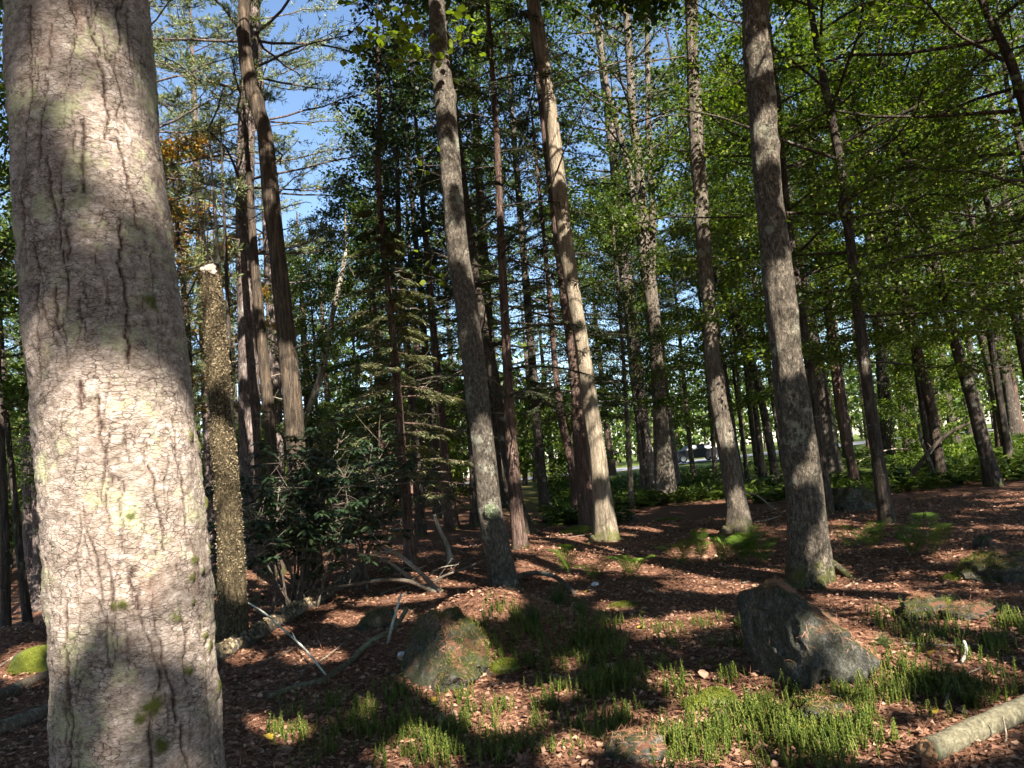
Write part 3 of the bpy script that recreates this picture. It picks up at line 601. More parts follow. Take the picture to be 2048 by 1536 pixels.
# ------------------------------------------------------------------ trunks
def trunk_mesh(name, pts, mat, nseg=18, dz=0.16, seed=0, rough=0.05, lump=0.06, flare=0.35, knots=0):
    """pts: (n,4) x,y,z,r relative to the base, rising"""
    pts = np.asarray(pts, float); pts = pts[np.argsort(pts[:, 2])]
    z = np.arange(pts[0, 2], pts[-1, 2] + dz, dz)
    C = np.stack([np.interp(z, pts[:, 2], pts[:, i]) for i in range(4)], -1)
    k = np.array([1, 2, 3, 2, 1.0]); k /= k.sum()
    for i in (0, 1, 3):
        e = np.pad(C[:, i], 2, mode='edge'); C[:, i] = np.convolve(e, k, 'valid')
    ang = np.arange(nseg) * 2 * PI / nseg
    rad = C[:, 3][:, None] * np.ones(nseg)[None]
    cx, sx = np.cos(ang)[None], np.sin(ang)[None]
    q = np.stack([cx * 1.3 + z[:, None] * 0, sx * 1.3 + z[:, None] * 0, z[:, None] * 1.3 + 0 * cx], -1)
    rad = rad * (1 + lump * vnoise(q + seed * 7.3, seed) + rough * vnoise(q * np.array([5, 5, 2.2]), seed + 3))
    lobes = 0.55 + 0.45 * np.maximum(0, np.cos(ang * (3 + seed % 3) + seed))[None] + 0.25 * np.cos(ang * 2 + seed * 1.7)[None]
    rad = rad + C[0, 3] * flare * lobes * np.exp(-np.clip(z, 0, None) / (1.6 * C[0, 3] + 0.05))[:, None]
    rk = np.random.default_rng(seed + 900)
    for _ in range(knots):
        zk = rk.uniform(0.8, min(9.0, z[-1] - 1)); ak = rk.uniform(PI, 2 * PI); 
        da = (ang - ak + PI) % (2 * PI) - PI; rr0 = np.interp(zk, z, C[:, 3]); w = rr0 * rk.uniform(0.45, 0.8)
        d2 = (da[None] * rr0) ** 2 + (z[:, None] - zk) ** 2
        rad = rad + rr0 * rk.uniform(0.15, 0.3) * (np.exp(-d2 / w ** 2) - 0.9 * np.exp(-d2 / (0.35 * w) ** 2))
    V = np.stack([C[:, 0][:, None] + rad * cx, C[:, 1][:, None] + rad * sx, z[:, None] + 0 * cx], -1)
    n = len(z); i = np.arange(n - 1)[:, None]; j = np.arange(nseg)[None]; kk = (j + 1) % nseg
    Q = np.stack([i * nseg + j, i * nseg + kk, (i + 1) * nseg + kk, (i + 1) * nseg + j], -1).reshape(-1, 4)
    Vf = np.concatenate([V.reshape(-1, 3), [[C[-1, 0], C[-1, 1], z[-1]]]])
    T = [((n - 1) * nseg + a, (n - 1) * nseg + (a + 1) % nseg, n * nseg) for a in range(nseg)]
    return mesh_np(name, Vf, Q, T, True, mat)
ALLTREES = []
def px_path(pts, Y):
    out = []
    for px, py, w in pts:
        p = at_y(px, py, Y); depth = (p - CAM) @ c_f
        out.append((p[0], p[1], p[2], 0.5 * w * depth / F_PX))
    return np.array(out)
def tree(name, label, pts, barkm, top=None, crown=None, depth=None, cat="tree", group=None, nseg=18, dz=0.16, seed=None, flare=0.35, knots=0, rough=0.05, lump=0.06, crot=None, cshift=0.0):
    """pts: trunk axis as seen, (px, py, width) from top to base; top: height the trunk runs on to"""
    seed = len(ALLTREES) * 3 + 1 if seed is None else seed
    pts = sorted(pts, key=lambda p: p[1])
    bx, by, bw = pts[-1]
    if depth is None: B = ground(bx, by)
    else:
        B = at_y(bx, by, depth); B[2] = float(H(B[0], B[1]))
    W = px_path(pts, B[1]); W = W[np.argsort(W[:, 2])]
    W = W[W[:, 2] > B[2] + 0.02] if depth is not None else W
    lo = np.array([[*(W[0, :2] if depth is not None else B[:2]), B[2] - 0.3, W[0, 3] * 1.05]])
    W = np.concatenate([lo, W[(W[:, 2] > B[2] - 0.1)]])
    if top and top > W[-1, 2]:
        dirn = (W[-1, :2] - W[-3, :2]) / max(0.3, W[-1, 2] - W[-3, 2]); dirn = np.clip(dirn, -0.12, 0.12)
        for f in (0.35, 0.7, 1.0):
            dz_ = (top - W[-1, 2]) if f == 1.0 else (top - W[-1, 2]) * 0.4
            nxt = [*(W[-1, :2] + dirn * dz_ * 0.6), W[-1, 2] + dz_, W[-1, 3] * (0.75 if f < 1 else 0.25)]
            W = np.concatenate([W, [nxt]])
    root = thing(name, label, cat, B, group)
    rel = W.copy(); rel[:, 0] -= B[0]; rel[:, 1] -= B[1]; rel[:, 2] -= B[2]
    obj("trunk", trunk_mesh(name + "_trunk", rel, M[barkm], nseg, dz, seed, rough, lump, flare, knots), root)
    ax = lambda z: np.array([np.interp(z, rel[:, 2], rel[:, 0]), np.interp(z, rel[:, 2], rel[:, 1]), z])
    rad = lambda z: float(np.interp(z, rel[:, 2], rel[:, 3]))
    info = dict(root=root, B=B, ax=ax, rad=rad, top=rel[-1, 2], seed=seed); ALLTREES.append(info)
    if crown: put_crown(info, *crown, rot=crot, shift=cshift)
    return info
def put_crown(info, key, scale=1.0, rot=None, shift=0.0):
    limb, leaf, c = PROTO[key]
    zs = c['limb'][:, 0, 2]; zm = 0.5 * (zs.min() + zs.max()) * scale + shift
    a0 = info['ax'](zs.min() * scale + shift); a1 = info['ax'](min(info['top'], zs.max() * scale + shift))
    lean = (a1 - a0)[:2] / max(0.5, (a1 - a0)[2])
    m = Matrix(((1, 0, lean[0], 0), (0, 1, lean[1], 0), (0, 0, 1, 0), (0, 0, 0, 1)))
    q = Vector((lean[0], lean[1], 1)).to_track_quat('Z', 'Y').to_matrix().to_4x4()
    ang = (info['seed'] * 1.7 if rot is None else rot)
    off = a0[:2] - lean * (zs.min() * scale)
    mw = Matrix.Translation((off[0], off[1], shift)) @ q @ Matrix.Rotation(ang, 4, 'Z') @ Matrix.Scale(scale, 4)
    for nm, me in (("branch_frame", limb), ("crown", leaf)):
        o = obj(nm, me, info['root']); o.matrix_local = mw

def carved_crown(info, seed, z0, z1, R, leaf='maple_leaf', limb='maple', **kw):
    """a crown of its own whose openings let the sun down to the lit spots"""
    args = dict(nl=34, tw=13, lpt=44, L=0.17, W=0.14, flat=0.8, el0=0.05, el1=0.9, curve=0.05, spread=0.22, limb_r=0.0045); args.update(kw)
    c = broadleaf(seed, z0, z1, R, **args)
    a0, a1 = info['ax'](z0), info['ax'](min(info['top'], z1)); lean = (a1 - a0) / max(0.5, (a1 - a0)[2])
    for k in ('limb', 'tw', 'P'):
        zz = c[k][..., 2:3]; c[k] = c[k] + np.concatenate([a0[0] + lean[0] * (zz - z0), a0[1] + lean[1] * (zz - z0), zz * 0], -1)
    P = c['P'] + info['B'] + norm(c['D']) * (0.45 * c['L'])[:, None]
    keep = ~(in_gap(P) | thin_roof(P))
    kt = ~(in_gap(c['tw'][:, 1] + info['B']) | in_gap(c['tw'][:, 3] + info['B'])); c['tw'] = c['tw'][kt]; c['tw_r'] = c['tw_r'][kt]
    lm, lf = crown_meshes(c, info['root'].name, M[leaf], M[limb], True, keep)
    obj("branch_frame", lm, info['root']); obj("crown", lf, info['root'])

# ---- the near trunk, its bark modelled crack by crack
def near_tree():
    Y = 1.62
    pts = [(150, -420, 265), (154, -200, 272), (158, 0, 281), (170, 190, 290), (187, 400, 298), (200, 560, 304), (227, 768, 318), (249, 1000, 327), (268, 1250, 326), (283, 1536, 345), (292, 1750, 372)]
    W = px_path(pts, Y); W[:, 3] *= 0.91; B = np.array([W[-1, 0] + 0.02, Y, float(H(W[-1, 0], Y))])
    W = W[np.argsort(W[:, 2])]
    root = thing("maple_tree", "thick pale grey trunk with cracked bark and green lichen, close beside the viewer", "tree", B)
    W[:, :3] -= B
    W = np.concatenate([[[W[0, 0], 0, -0.3, W[0, 3] * 1.25]], W])
    z0, z1 = -0.3, W[-1, 2]
    nz = 610; z = np.linspace(z0, z1, nz)
    C = np.stack([np.interp(z, W[:, 2], W[:, i]) for i in range(4)], -1)
    fa = math.atan2(-Y, -W[5, 0] - B[0])      # towards the viewer
    ang = np.concatenate([np.linspace(-1.95, 1.95, 225), np.linspace(1.95, 2 * PI - 1.95, 40)[1:-1]]) + fa; na = len(ang)
    cx, sx = np.cos(ang)[None], np.sin(ang)[None]
    R0 = 0.175; zz = z[:, None]
    q = np.stack([cx * R0 + 0 * zz, sx * R0 + 0 * zz, zz + 0 * cx], -1)
    rad = C[:, 3][:, None] * (1 + 0.035 * vnoise(q * 5, 40) + 0.02 * vnoise(q * 13, 41))
    rad = rad + 0.0035 * fbm(q * np.array([60, 60, 90]), 43, 3) + 0.0035 * vnoise(q * np.array([26, 26, 34]), 44)
    crack = np.zeros((nz, na)); moss = np.zeros((nz, na))
    r = np.random.default_rng(77); U = ((ang - fa + PI) % (2 * PI) - PI) * R0         # arc length from the front
    fr = np.where(np.abs(ang - fa) < 1.96)[0]
    def stamp(F, u, h, wu, wh, a):
        i0, i1 = np.searchsorted(z, (h - 3 * wh, h + 3 * wh)); j0, j1 = np.searchsorted(U[:225], (u - 3 * wu, u + 3 * wu))
        if i1 <= i0 or j1 <= j0: return
        g = a * np.exp(-((z[i0:i1, None] - h) / wh) ** 2 - ((U[None, j0:j1] - u) / wu) ** 2)
        F[i0:i1, j0:j1] = np.maximum(F[i0:i1, j0:j1], g)
    def crackline(u, h, length, w, a, wob=0.35):
        du = r.normal(0, 0.05); n = int(abs(length) / 0.0022)
        for k in range(n):
            f = k / max(1, n - 1); du = 0.93 * du + r.normal(0, wob * 0.35)
            if r.random() < 0.02: u += r.choice([-1, 1]) * r.uniform(0.003, 0.009)
            u += du * 0.0022; h += math.copysign(0.0022, length)
            ww = w * (0.35 + 1.0 * math.sin(PI * f) * (0.6 + 0.8 * r.random()))
            stamp(crack, u, h, ww, 0.0028, a * (0.55 + 0.45 * math.sin(PI * f)))
    def uh(px, py):                             # a pixel of the photograph on the bark
        p = at_y(px, py, Y - 0.16); rr = np.interp(p[2] - B[2], z, C[:, 3]); cxx = np.interp(p[2] - B[2], z, C[:, 0]) + B[0]
        off = (px - np.interp(py, [p_[1] for p_ in pts], [p_[0] for p_ in pts])) / (0.5 * np.interp(py, [p_[1] for p_ in pts], [p_[2] for p_ in pts]))
        return math.asin(max(-0.97, min(0.97, off))) * R0, p[2] - B[2]
    def chain(pl, w, a):                        # a crack through several pixels
        P = [uh(*p) for p in pl]
        for (ua, ha), (ub, hb) in zip(P[:-1], P[1:]):
            n = max(2, int(math.hypot(ub - ua, hb - ha) / 0.002)); j = 0
            for k in range(n):
                f = k / n; j = 0.93 * j + r.normal(0, 0.0008)
                j = j if r.random() > 0.04 else j + r.choice([-1, 1]) * r.uniform(.002, .006); stamp(crack, ua + (ub - ua) * f + j, ha + (hb - ha) * f, w * r.uniform(0.55, 1.35) * (1.6 if r.random() < .06 else 1), 0.0026, a * r.uniform(.7, 1.1))
    chain([(170, 0), (178, 45), (196, 72), (190, 90), (202, 160), (210, 215), (206, 260), (228, 250), (245, 320), (252, 360), (262, 400), (268, 430)], 0.0030, 1.0)
    chain([(165, 230), (168, 290), (166, 340), (168, 380)], 0.0045, 0.9)
    chain([(70, 0), (72, 120), (78, 200)], 0.003, 0.8); chain([(110, 40), (100, 140), (98, 220), (92, 330)], 0.0022, 0.8)
    chain([(105, 310), (110, 380), (118, 420), (140, 440), (146, 520)], 0.003, 0.9)
    chain([(232, 420), (236, 470), (232, 520), (240, 560), (250, 600), (249, 640), (252, 680), (250, 720)], 0.0032, 1.0)
    chain([(122, 570), (125, 620), (128, 660)], 0.004, 0.9); chain([(168, 560), (172, 640), (182, 670)], 0.002, 0.8)
    chain([(210, 560), (214, 600), (228, 620)], 0.0018, 0.7)
    chain([(165, 760), (168, 800), (180, 805), (198, 790), (200, 830), (204, 860)], 0.0035, 1.0); chain([(168, 770), (168, 820)], 0.006, 0.9)
    chain([(202, 860), (206, 880), (214, 920), (222, 950), (216, 980), (216, 1020)], 0.0018, 0.9); chain([(224, 955), (246, 965), (248, 985), (235, 1000), (245, 1040), (250, 1110)], 0.0018, 0.9)
    chain([(246, 850), (250, 890), (258, 930)], 0.0016, 0.8); chain([(282, 880), (290, 930), (302, 960), (310, 1020), (318, 1060), (322, 1110)], 0.0022, 0.9)
    chain([(266, 1140), (258, 1170), (266, 1185), (276, 1190), (280, 1225)], 0.0035, 1.0)
    chain([(145, 1200), (143, 1290), (147, 1370), (155, 1430), (155, 1536)], 0.0034, 0.9); chain([(215, 1230), (214, 1290), (228, 1340)], 0.0016, 0.8); chain([(252, 1250), (256, 1330)], 0.0014, 0.7)
    chain([(418, 1220), (424, 1280), (430, 1330)], 0.003, 0.9); chain([(88, 560), (90, 640), (92, 760)], 0.003, 0.8); chain([(60, 330), (62, 420), (68, 520)], 0.003, 0.8)
    chain([(290, 480), (292, 560), (300, 640)], 0.0018, 0.7); chain([(310, 600), (315, 700)], 0.0014, 0.6); chain([(200, 1450), (210, 1500)], 0.0014, 0.7); chain([(325, 1400), (332, 1480)], 0.0014, 0.7)
    for k in range(150):
        crackline(r.uniform(-0.30, 0.30), r.uniform(0.15, z1 - 0.1), r.uniform(0.05, 0.26), r.uniform(0.0006, 0.0014), r.uniform(0.45, 0.85))
    for k in range(46):                         # long fissures
        crackline(r.uniform(-0.29, 0.29), r.uniform(0.15, z1 - 0.2), r.uniform(0.16, 0.5), r.uniform(0.0011, 0.0021), r.uniform(0.75, 1.0), 0.25)
    for k in range(900):                        # short level cracks across the plates
        u = r.uniform(-0.30, 0.30); h = r.uniform(0.1, z1); a = r.uniform(0.15, 0.5)
        for m_ in range(int(r.uniform(3, 9))):
            stamp(crack, u, h, 0.0016, 0.0011, a); u += 0.0022; h += r.normal(0, 0.0008)
    for px, py, s_ in ((258, 1032, 7), (380, 1132, 9), (398, 1160, 7), (376, 1171, 8), (245, 1211, 9), (230, 1212, 6), (376, 1222, 6), (318, 1508, 14), (290, 580, 16), (400, 880, 12), (425, 1010, 10), (418, 1110, 9), (420, 1330, 12), (440, 1430, 18), (300, 1420, 16), (370, 1365, 9), (405, 1300, 8), (345, 1250, 8), (275, 1440, 10), (375, 860, 14)):
        u, h = uh(px, py); 
        for m_ in range(6): stamp(moss, u + r.normal(0, s_ * 0.0004), h + r.normal(0, s_ * 0.0004), s_ * 0.0007, s_ * 0.0007, 1.1)
    rad = rad - 0.007 * np.clip(crack, 0, 1) + 0.006 * moss
    V = np.stack([C[:, 0][:, None] + rad * cx, C[:, 1][:, None] + rad * sx, zz + 0 * cx], -1)
    u, h = uh(313, 190)
    i = np.arange(nz - 1)[:, None]; j = np.arange(na)[None]; k = (j + 1) % na
    Q = np.stack([i * na + j, i * na + k, (i + 1) * na + k, (i + 1) * na + j], -1).reshape(-1, 4)
    obj("trunk", mesh_np("near_trunk", V.reshape(-1, 3), Q, None, True, M['near'], dict(crack=crack.ravel(), moss=moss.ravel())), root)
    # the upper trunk goes on above the picture
    up = np.array([[C[-1, 0], C[-1, 1], z1 - 0.03, C[-1, 3]], [C[-1, 0], 0, 5, 0.155], [C[-1, 0] - 0.05, 0.1, 9, 0.12], [C[-1, 0], 0.2, 13, 0.08], [C[-1, 0], 0.2, 18, 0.02]])
    obj("upper_trunk", trunk_mesh("near_upper", up, M['maple'], 20, 0.12, 5, 0.03, 0.03, 0.0), root)
    info = dict(root=root, B=B, ax=lambda zz: np.array([np.interp(zz, up[:, 2], up[:, 0]), np.interp(zz, up[:, 2], up[:, 1]), zz]), top=18.0, seed=5)
    carved_crown(info, 301, 9.0, 16.5, 4.2)
near_tree()

# ---- the trunks one can tell apart, from the photograph
C_ = tree("maple_tree", "straight grey trunk with pale lichen patches and one round lichen tuft",
     [(873, 0, 31), (877, 102, 37), (890, 205, 42), (898, 308, 43), (906, 410, 42), (917, 513, 43), (932, 602, 43), (945, 705, 45), (957, 808, 46), (969, 910, 46), (979, 1013, 46), (998, 1113, 51), (1010, 1180, 56)],
     'maple_c', 17, nseg=40, dz=0.05, knots=9, flare=0.18)
carved_crown(C_, 302, 9.5, 16.0, 4.4)
D_ = tree("maple_tree", "sunlit tan trunk with smooth fissured bark and mossy foot on a needle mound",
     [(1065, 0, 27), (1083, 102, 28), (1099, 205, 27), (1110, 308, 31), (1122, 410, 30), (1135, 513, 30), (1149, 602, 28), (1166, 705, 29), (1180, 808, 34), (1195, 910, 34), (1207, 1013, 38), (1213, 1080, 44)],
     'maple_plain', 20, nseg=36, dz=0.06, flare=0.3, knots=2)
carved_crown(D_, 303, 11.0, 19.0, 4.0)
E_ = tree("maple_tree", "slender grey-brown trunk with a mossy root reaching out, beside the ferns",
     [(1383, 0, 26), (1384, 102, 22), (1389, 205, 28), (1395, 308, 29), (1403, 410, 29), (1408, 513, 29), (1417, 602, 27), (1424, 705, 30), (1437, 808, 34), (1457, 910, 38), (1475, 1013, 38), (1478, 1062, 46)],
     'maple', 20, nseg=36, dz=0.06, flare=0.45, knots=4, seed=31)
carved_crown(E_, 304, 11.0, 19.0, 4.0)
F_ = tree("maple_tree", "stout rough grey trunk with bright moss at its foot, behind the upright boulder",
     [(1511, 0, 50), (1514, 102, 54), (1525, 205, 55), (1531, 308, 52), (1540, 410, 52), (1552, 513, 57), (1562, 602, 57), (1573, 705, 56), (1585, 808, 66), (1599, 910, 70), (1613, 1013, 73), (1620, 1165, 84)],
     'maple_lichen', 18, nseg=44, dz=0.05, flare=0.25, knots=8, rough=0.07, lump=0.09)
carved_crown(F_, 305, 9.0, 17.0, 4.6)
T1 = tree("dead_tree", "broken shaggy moss-covered trunk with a pale jagged top",
     [(420, 532, 33), (424, 600, 36), (430, 660, 38), (437, 760, 44), (440, 820, 42), (445, 880, 46), (452, 950, 44), (455, 1000, 48), (462, 1100, 48), (465, 1200, 52), (462, 1296, 58)],
     'mossy', None, nseg=44, dz=0.03, rough=0.13, lump=0.12, flare=0.2, seed=7)
T3 = tree("maple_tree", "dark crooked trunk with orange-brown splits, rising behind the rhododendron",
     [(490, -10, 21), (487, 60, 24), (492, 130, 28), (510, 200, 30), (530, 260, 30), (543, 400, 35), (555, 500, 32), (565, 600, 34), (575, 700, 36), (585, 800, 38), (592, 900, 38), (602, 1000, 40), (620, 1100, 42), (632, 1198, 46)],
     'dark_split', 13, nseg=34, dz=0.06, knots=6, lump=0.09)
T2 = tree("pine_tree", "tall straight pinkish-grey pine with many dead side twigs",
     [(508, -20, 26), (503, 100, 28), (494, 220, 32), (490, 350, 35), (490, 450, 36), (493, 560, 38), (496, 680, 39), (498, 800, 40), (503, 960, 44), (510, 1128, 50)],
     'pine', 22, ('pine_a', 1.0), nseg=30, dz=0.1, crot=0.4)
tree("pine_tree", "slim sun-flecked pine trunk half hidden behind the dark crooked trunk",
     [(528, 300, 16), (535, 480, 19), (543, 600, 22), (551, 800, 24), (558, 950, 24), (566, 1090, 28)], 'pine', 20, ('pine_b', 1.05), nseg=18, crot=2.0)
tree("maple_tree", "thin olive-brown trunk leaning against the tall pine",
     [(503, 430, 14), (512, 560, 18), (524, 680, 20), (535, 800, 23), (545, 930, 22), (556, 1150, 26)], 'dark_split', 9.5, None, nseg=16)
tree("sapling", "bare thin pale stem standing between the broken trunk and the pine", [(440, 560, 8), (452, 700, 9), (466, 850, 10), (475, 1000, 10), (486, 1195, 13)], 'pale', 7.5, None, nseg=10)
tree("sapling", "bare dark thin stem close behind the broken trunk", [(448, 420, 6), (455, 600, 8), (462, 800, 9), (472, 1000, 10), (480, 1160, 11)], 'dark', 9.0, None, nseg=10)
tree("pine_tree", "thin dark pine pole with short dead twigs next to the near trunk", [(366, 480, 8), (372, 600, 9), (378, 700, 10), (385, 780, 10), (392, 900, 12), (402, 1090, 15)], 'dark', 15, ('pine_b', 0.7), nseg=12)
H1 = tree("hemlock_tree", "small hemlock with thin reddish trunk and sunlit feathery boughs",
     [(757, 170, 8), (760, 250, 10), (755, 330, 12), (765, 480, 12), (775, 560, 12), (785, 650, 14), (790, 720, 16), (797, 800, 16), (803, 900, 18), (810, 960, 20), (815, 1050, 20), (822, 1143, 25)], 'hemlock', 10.5, ('hemlock_c', 1.0), nseg=20, dz=0.08, crot=1.1)
put_crown(dict(H1, ax=lambda z: H1['ax'](z) + np.array([0.3, 0, 0])), 'dark_a', 1.0, 0.3)
H2 = tree("hemlock_tree", "dark hemlock with reddish furrowed trunk standing right of the lichen trunk",
     [(985, 150, 10), (995, 300, 13), (1003, 500, 16), (1008, 600, 17), (1013, 700, 18), (1018, 800, 20), (1022, 880, 24), (1028, 950, 24), (1035, 1050, 28), (1042, 1098, 30)], 'hemlock', 14.5, ('hemlock_a', 1.0), nseg=22, dz=0.1, crot=0.7)
tree("hemlock_tree", "dark leaning hemlock trunk with sunlit mossy foot behind the reddish one",
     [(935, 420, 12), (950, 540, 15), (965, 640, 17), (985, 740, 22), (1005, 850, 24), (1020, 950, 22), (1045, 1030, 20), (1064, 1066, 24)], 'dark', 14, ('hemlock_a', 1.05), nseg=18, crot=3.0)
tree("hemlock_tree", "dark red-brown hemlock trunk standing hidden behind the sunlit tan trunk",
     [(1115, 480, 17), (1130, 600, 20), (1145, 700, 22), (1155, 800, 24), (1162, 900, 30), (1172, 1000, 34), (1182, 1056, 40)], 'hemlock', 15, ('hemlock_a', 1.0), nseg=20, crot=4.4)
tree("hemlock_tree", "slim grey hemlock trunk sunlit near its foot, left of the tan trunk",
     [(1100, 600, 10), (1112, 760, 13), (1125, 850, 16), (1145, 930, 19), (1158, 1043, 23)], 'hemlock', 12, ('hemlock_b', 1.0), nseg=16, crot=5.0)
tree("hemlock_tree", "reddish hemlock trunk with a bright sunlit flared foot in the dim hollow",
     [(870, 700, 15), (880, 800, 17), (885, 870, 18), (893, 950, 20), (904, 1058, 28)], 'hemlock', 14, ('hemlock_a', 0.95), nseg=16, crot=1.9)
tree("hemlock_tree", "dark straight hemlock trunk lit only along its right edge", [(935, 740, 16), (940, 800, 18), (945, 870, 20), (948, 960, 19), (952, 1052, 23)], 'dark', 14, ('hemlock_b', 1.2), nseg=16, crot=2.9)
tree("sapling", "thin pale curved stem bending over the needle floor", [(868, 1030, 7), (880, 1062, 8), (893, 1085, 9), (899, 1110, 10), (899, 1128, 12)], 'pale', None, None, nseg=10, dz=0.04)
G_ = tree("maple_tree", "tall many-stemmed grey tree forking into a fan of stems",
     [(1298, 560, 28), (1306, 620, 26), (1311, 680, 25), (1318, 800, 28), (1325, 900, 34), (1334, 1006, 44)], 'maple', None, None, nseg=24, dz=0.1)
for pl in ([(1190, 20, 9), (1215, 180, 11), (1240, 270, 13), (1270, 400, 16), (1296, 570, 18)], [(1250, -20, 14), (1258, 100, 15), (1264, 220, 17), (1280, 360, 20), (1299, 575, 21)], [(1294, -20, 9), (1295, 120, 10), (1297, 260, 12), (1305, 420, 14), (1303, 575, 17)]):
    w = px_path(pl, G_['B'][1])[::-1]; w[:, :3] -= G_['B']; top_ = w[-1].copy(); top_[2] += 6; top_[3] = 0.03; top_[:2] += (w[-1] - w[-2])[:2] * 1.5
    obj("stem", trunk_mesh("stem", np.concatenate([w, [top_]]), M['maple'], 16, 0.12, 9, 0.04, 0.05, 0.0), G_['root'])
_gw = px_path([(1250, -20, 14), (1264, 220, 17), (1299, 575, 21)], G_['B'][1]) - np.append(G_['B'], 0)
G_['ax'] = lambda z: np.array([np.interp(z, [0] + list(_gw[::-1, 2]) + [26], [0] + list(_gw[::-1, 0]) + [_gw[0, 0] - .3]), 0, z]); G_['top'] = 21; put_crown(G_, 'maple_a', 1.05, 0.5)
thin = [("beech_tree", "thin straight beech pole with a sunlit foot, right of the tan trunk", [(1235, 560, 7), (1247, 720, 8), (1255, 850, 9), (1264, 1018, 11)], 'maple', 'maple_c', .7),
        ("beech_tree", "thin leaning beech pole left of the many-stemmed tree", [(1245, 560, 6), (1268, 720, 8), (1282, 840, 8), (1299, 998, 11)], 'dark', 'beech_b', 1.0),
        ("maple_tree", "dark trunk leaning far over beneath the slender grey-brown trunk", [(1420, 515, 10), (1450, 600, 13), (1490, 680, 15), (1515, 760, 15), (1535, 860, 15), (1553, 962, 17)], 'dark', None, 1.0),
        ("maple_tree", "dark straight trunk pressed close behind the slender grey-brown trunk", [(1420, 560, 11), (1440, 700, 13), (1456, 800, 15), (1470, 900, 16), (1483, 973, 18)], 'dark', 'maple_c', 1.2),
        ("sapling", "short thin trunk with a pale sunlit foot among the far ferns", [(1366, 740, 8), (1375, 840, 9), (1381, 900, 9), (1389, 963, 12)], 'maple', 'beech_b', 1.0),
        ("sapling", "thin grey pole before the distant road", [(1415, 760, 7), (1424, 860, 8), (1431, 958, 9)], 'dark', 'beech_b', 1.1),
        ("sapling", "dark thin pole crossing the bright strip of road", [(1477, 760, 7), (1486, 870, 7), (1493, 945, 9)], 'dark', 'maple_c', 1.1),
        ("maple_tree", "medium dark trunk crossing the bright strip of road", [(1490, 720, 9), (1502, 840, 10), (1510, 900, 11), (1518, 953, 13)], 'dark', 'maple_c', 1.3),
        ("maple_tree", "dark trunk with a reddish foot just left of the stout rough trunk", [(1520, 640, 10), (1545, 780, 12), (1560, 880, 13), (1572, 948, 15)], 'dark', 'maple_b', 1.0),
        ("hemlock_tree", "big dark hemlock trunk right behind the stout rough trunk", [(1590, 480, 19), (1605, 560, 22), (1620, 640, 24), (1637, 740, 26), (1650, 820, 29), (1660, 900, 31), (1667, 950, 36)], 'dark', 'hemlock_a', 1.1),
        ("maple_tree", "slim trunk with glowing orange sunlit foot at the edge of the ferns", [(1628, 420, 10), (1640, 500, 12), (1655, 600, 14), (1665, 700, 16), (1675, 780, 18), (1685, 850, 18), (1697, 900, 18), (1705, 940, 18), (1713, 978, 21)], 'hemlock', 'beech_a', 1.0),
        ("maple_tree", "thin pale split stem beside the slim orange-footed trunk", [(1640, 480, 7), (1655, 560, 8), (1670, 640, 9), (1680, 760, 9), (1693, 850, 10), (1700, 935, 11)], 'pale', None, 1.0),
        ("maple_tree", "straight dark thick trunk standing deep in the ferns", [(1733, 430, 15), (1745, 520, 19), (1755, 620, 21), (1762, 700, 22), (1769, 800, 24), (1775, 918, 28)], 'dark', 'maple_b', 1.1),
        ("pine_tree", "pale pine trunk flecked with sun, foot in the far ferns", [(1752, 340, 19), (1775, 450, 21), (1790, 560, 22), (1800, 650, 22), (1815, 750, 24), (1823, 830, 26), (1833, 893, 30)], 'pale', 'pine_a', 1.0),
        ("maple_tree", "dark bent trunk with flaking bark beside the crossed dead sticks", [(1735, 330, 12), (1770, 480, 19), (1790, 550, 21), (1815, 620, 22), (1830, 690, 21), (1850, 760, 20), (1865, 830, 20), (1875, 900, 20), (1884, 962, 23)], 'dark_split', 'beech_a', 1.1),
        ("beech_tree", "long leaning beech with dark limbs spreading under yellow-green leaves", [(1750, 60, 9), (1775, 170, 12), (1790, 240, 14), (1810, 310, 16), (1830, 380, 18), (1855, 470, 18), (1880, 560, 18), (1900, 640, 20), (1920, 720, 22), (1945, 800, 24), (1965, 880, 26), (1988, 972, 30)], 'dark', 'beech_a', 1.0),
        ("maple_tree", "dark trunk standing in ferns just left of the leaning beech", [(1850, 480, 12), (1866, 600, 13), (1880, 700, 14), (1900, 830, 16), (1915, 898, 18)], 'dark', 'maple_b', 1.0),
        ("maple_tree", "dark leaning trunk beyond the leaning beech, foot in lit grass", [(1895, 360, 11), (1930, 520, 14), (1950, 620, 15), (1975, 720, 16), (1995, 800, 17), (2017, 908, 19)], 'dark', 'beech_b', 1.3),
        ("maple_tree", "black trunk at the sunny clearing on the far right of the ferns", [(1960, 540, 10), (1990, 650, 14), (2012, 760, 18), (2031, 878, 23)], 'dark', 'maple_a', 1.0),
        ("sapling", "thin grey stem in the ferns between dark trunks", [(1712, 540, 6), (1724, 637, 7), (1738, 760, 8), (1748, 915, 9)], 'maple', 'beech_b', 0.9)]
for nm, lb, pl, bk, cr, sc in thin:
    Y0 = ground(pl[-1][0], pl[-1][1])[1]
    top = (1.6 + 0.62 * Y0 + 2) if cr is None else min(24, {'maple_a': 20, 'maple_b': 18, 'maple_c': 13, 'beech_a': 13, 'beech_b': 11, 'hemlock_a': 13.8, 'pine_a': 23, 'pine_b': 19}[cr] * sc)
    tree(nm, lb, pl, bk, top, (cr, sc) if cr else None, nseg=18 if pl[-1][2] > 14 else 10, dz=0.15)
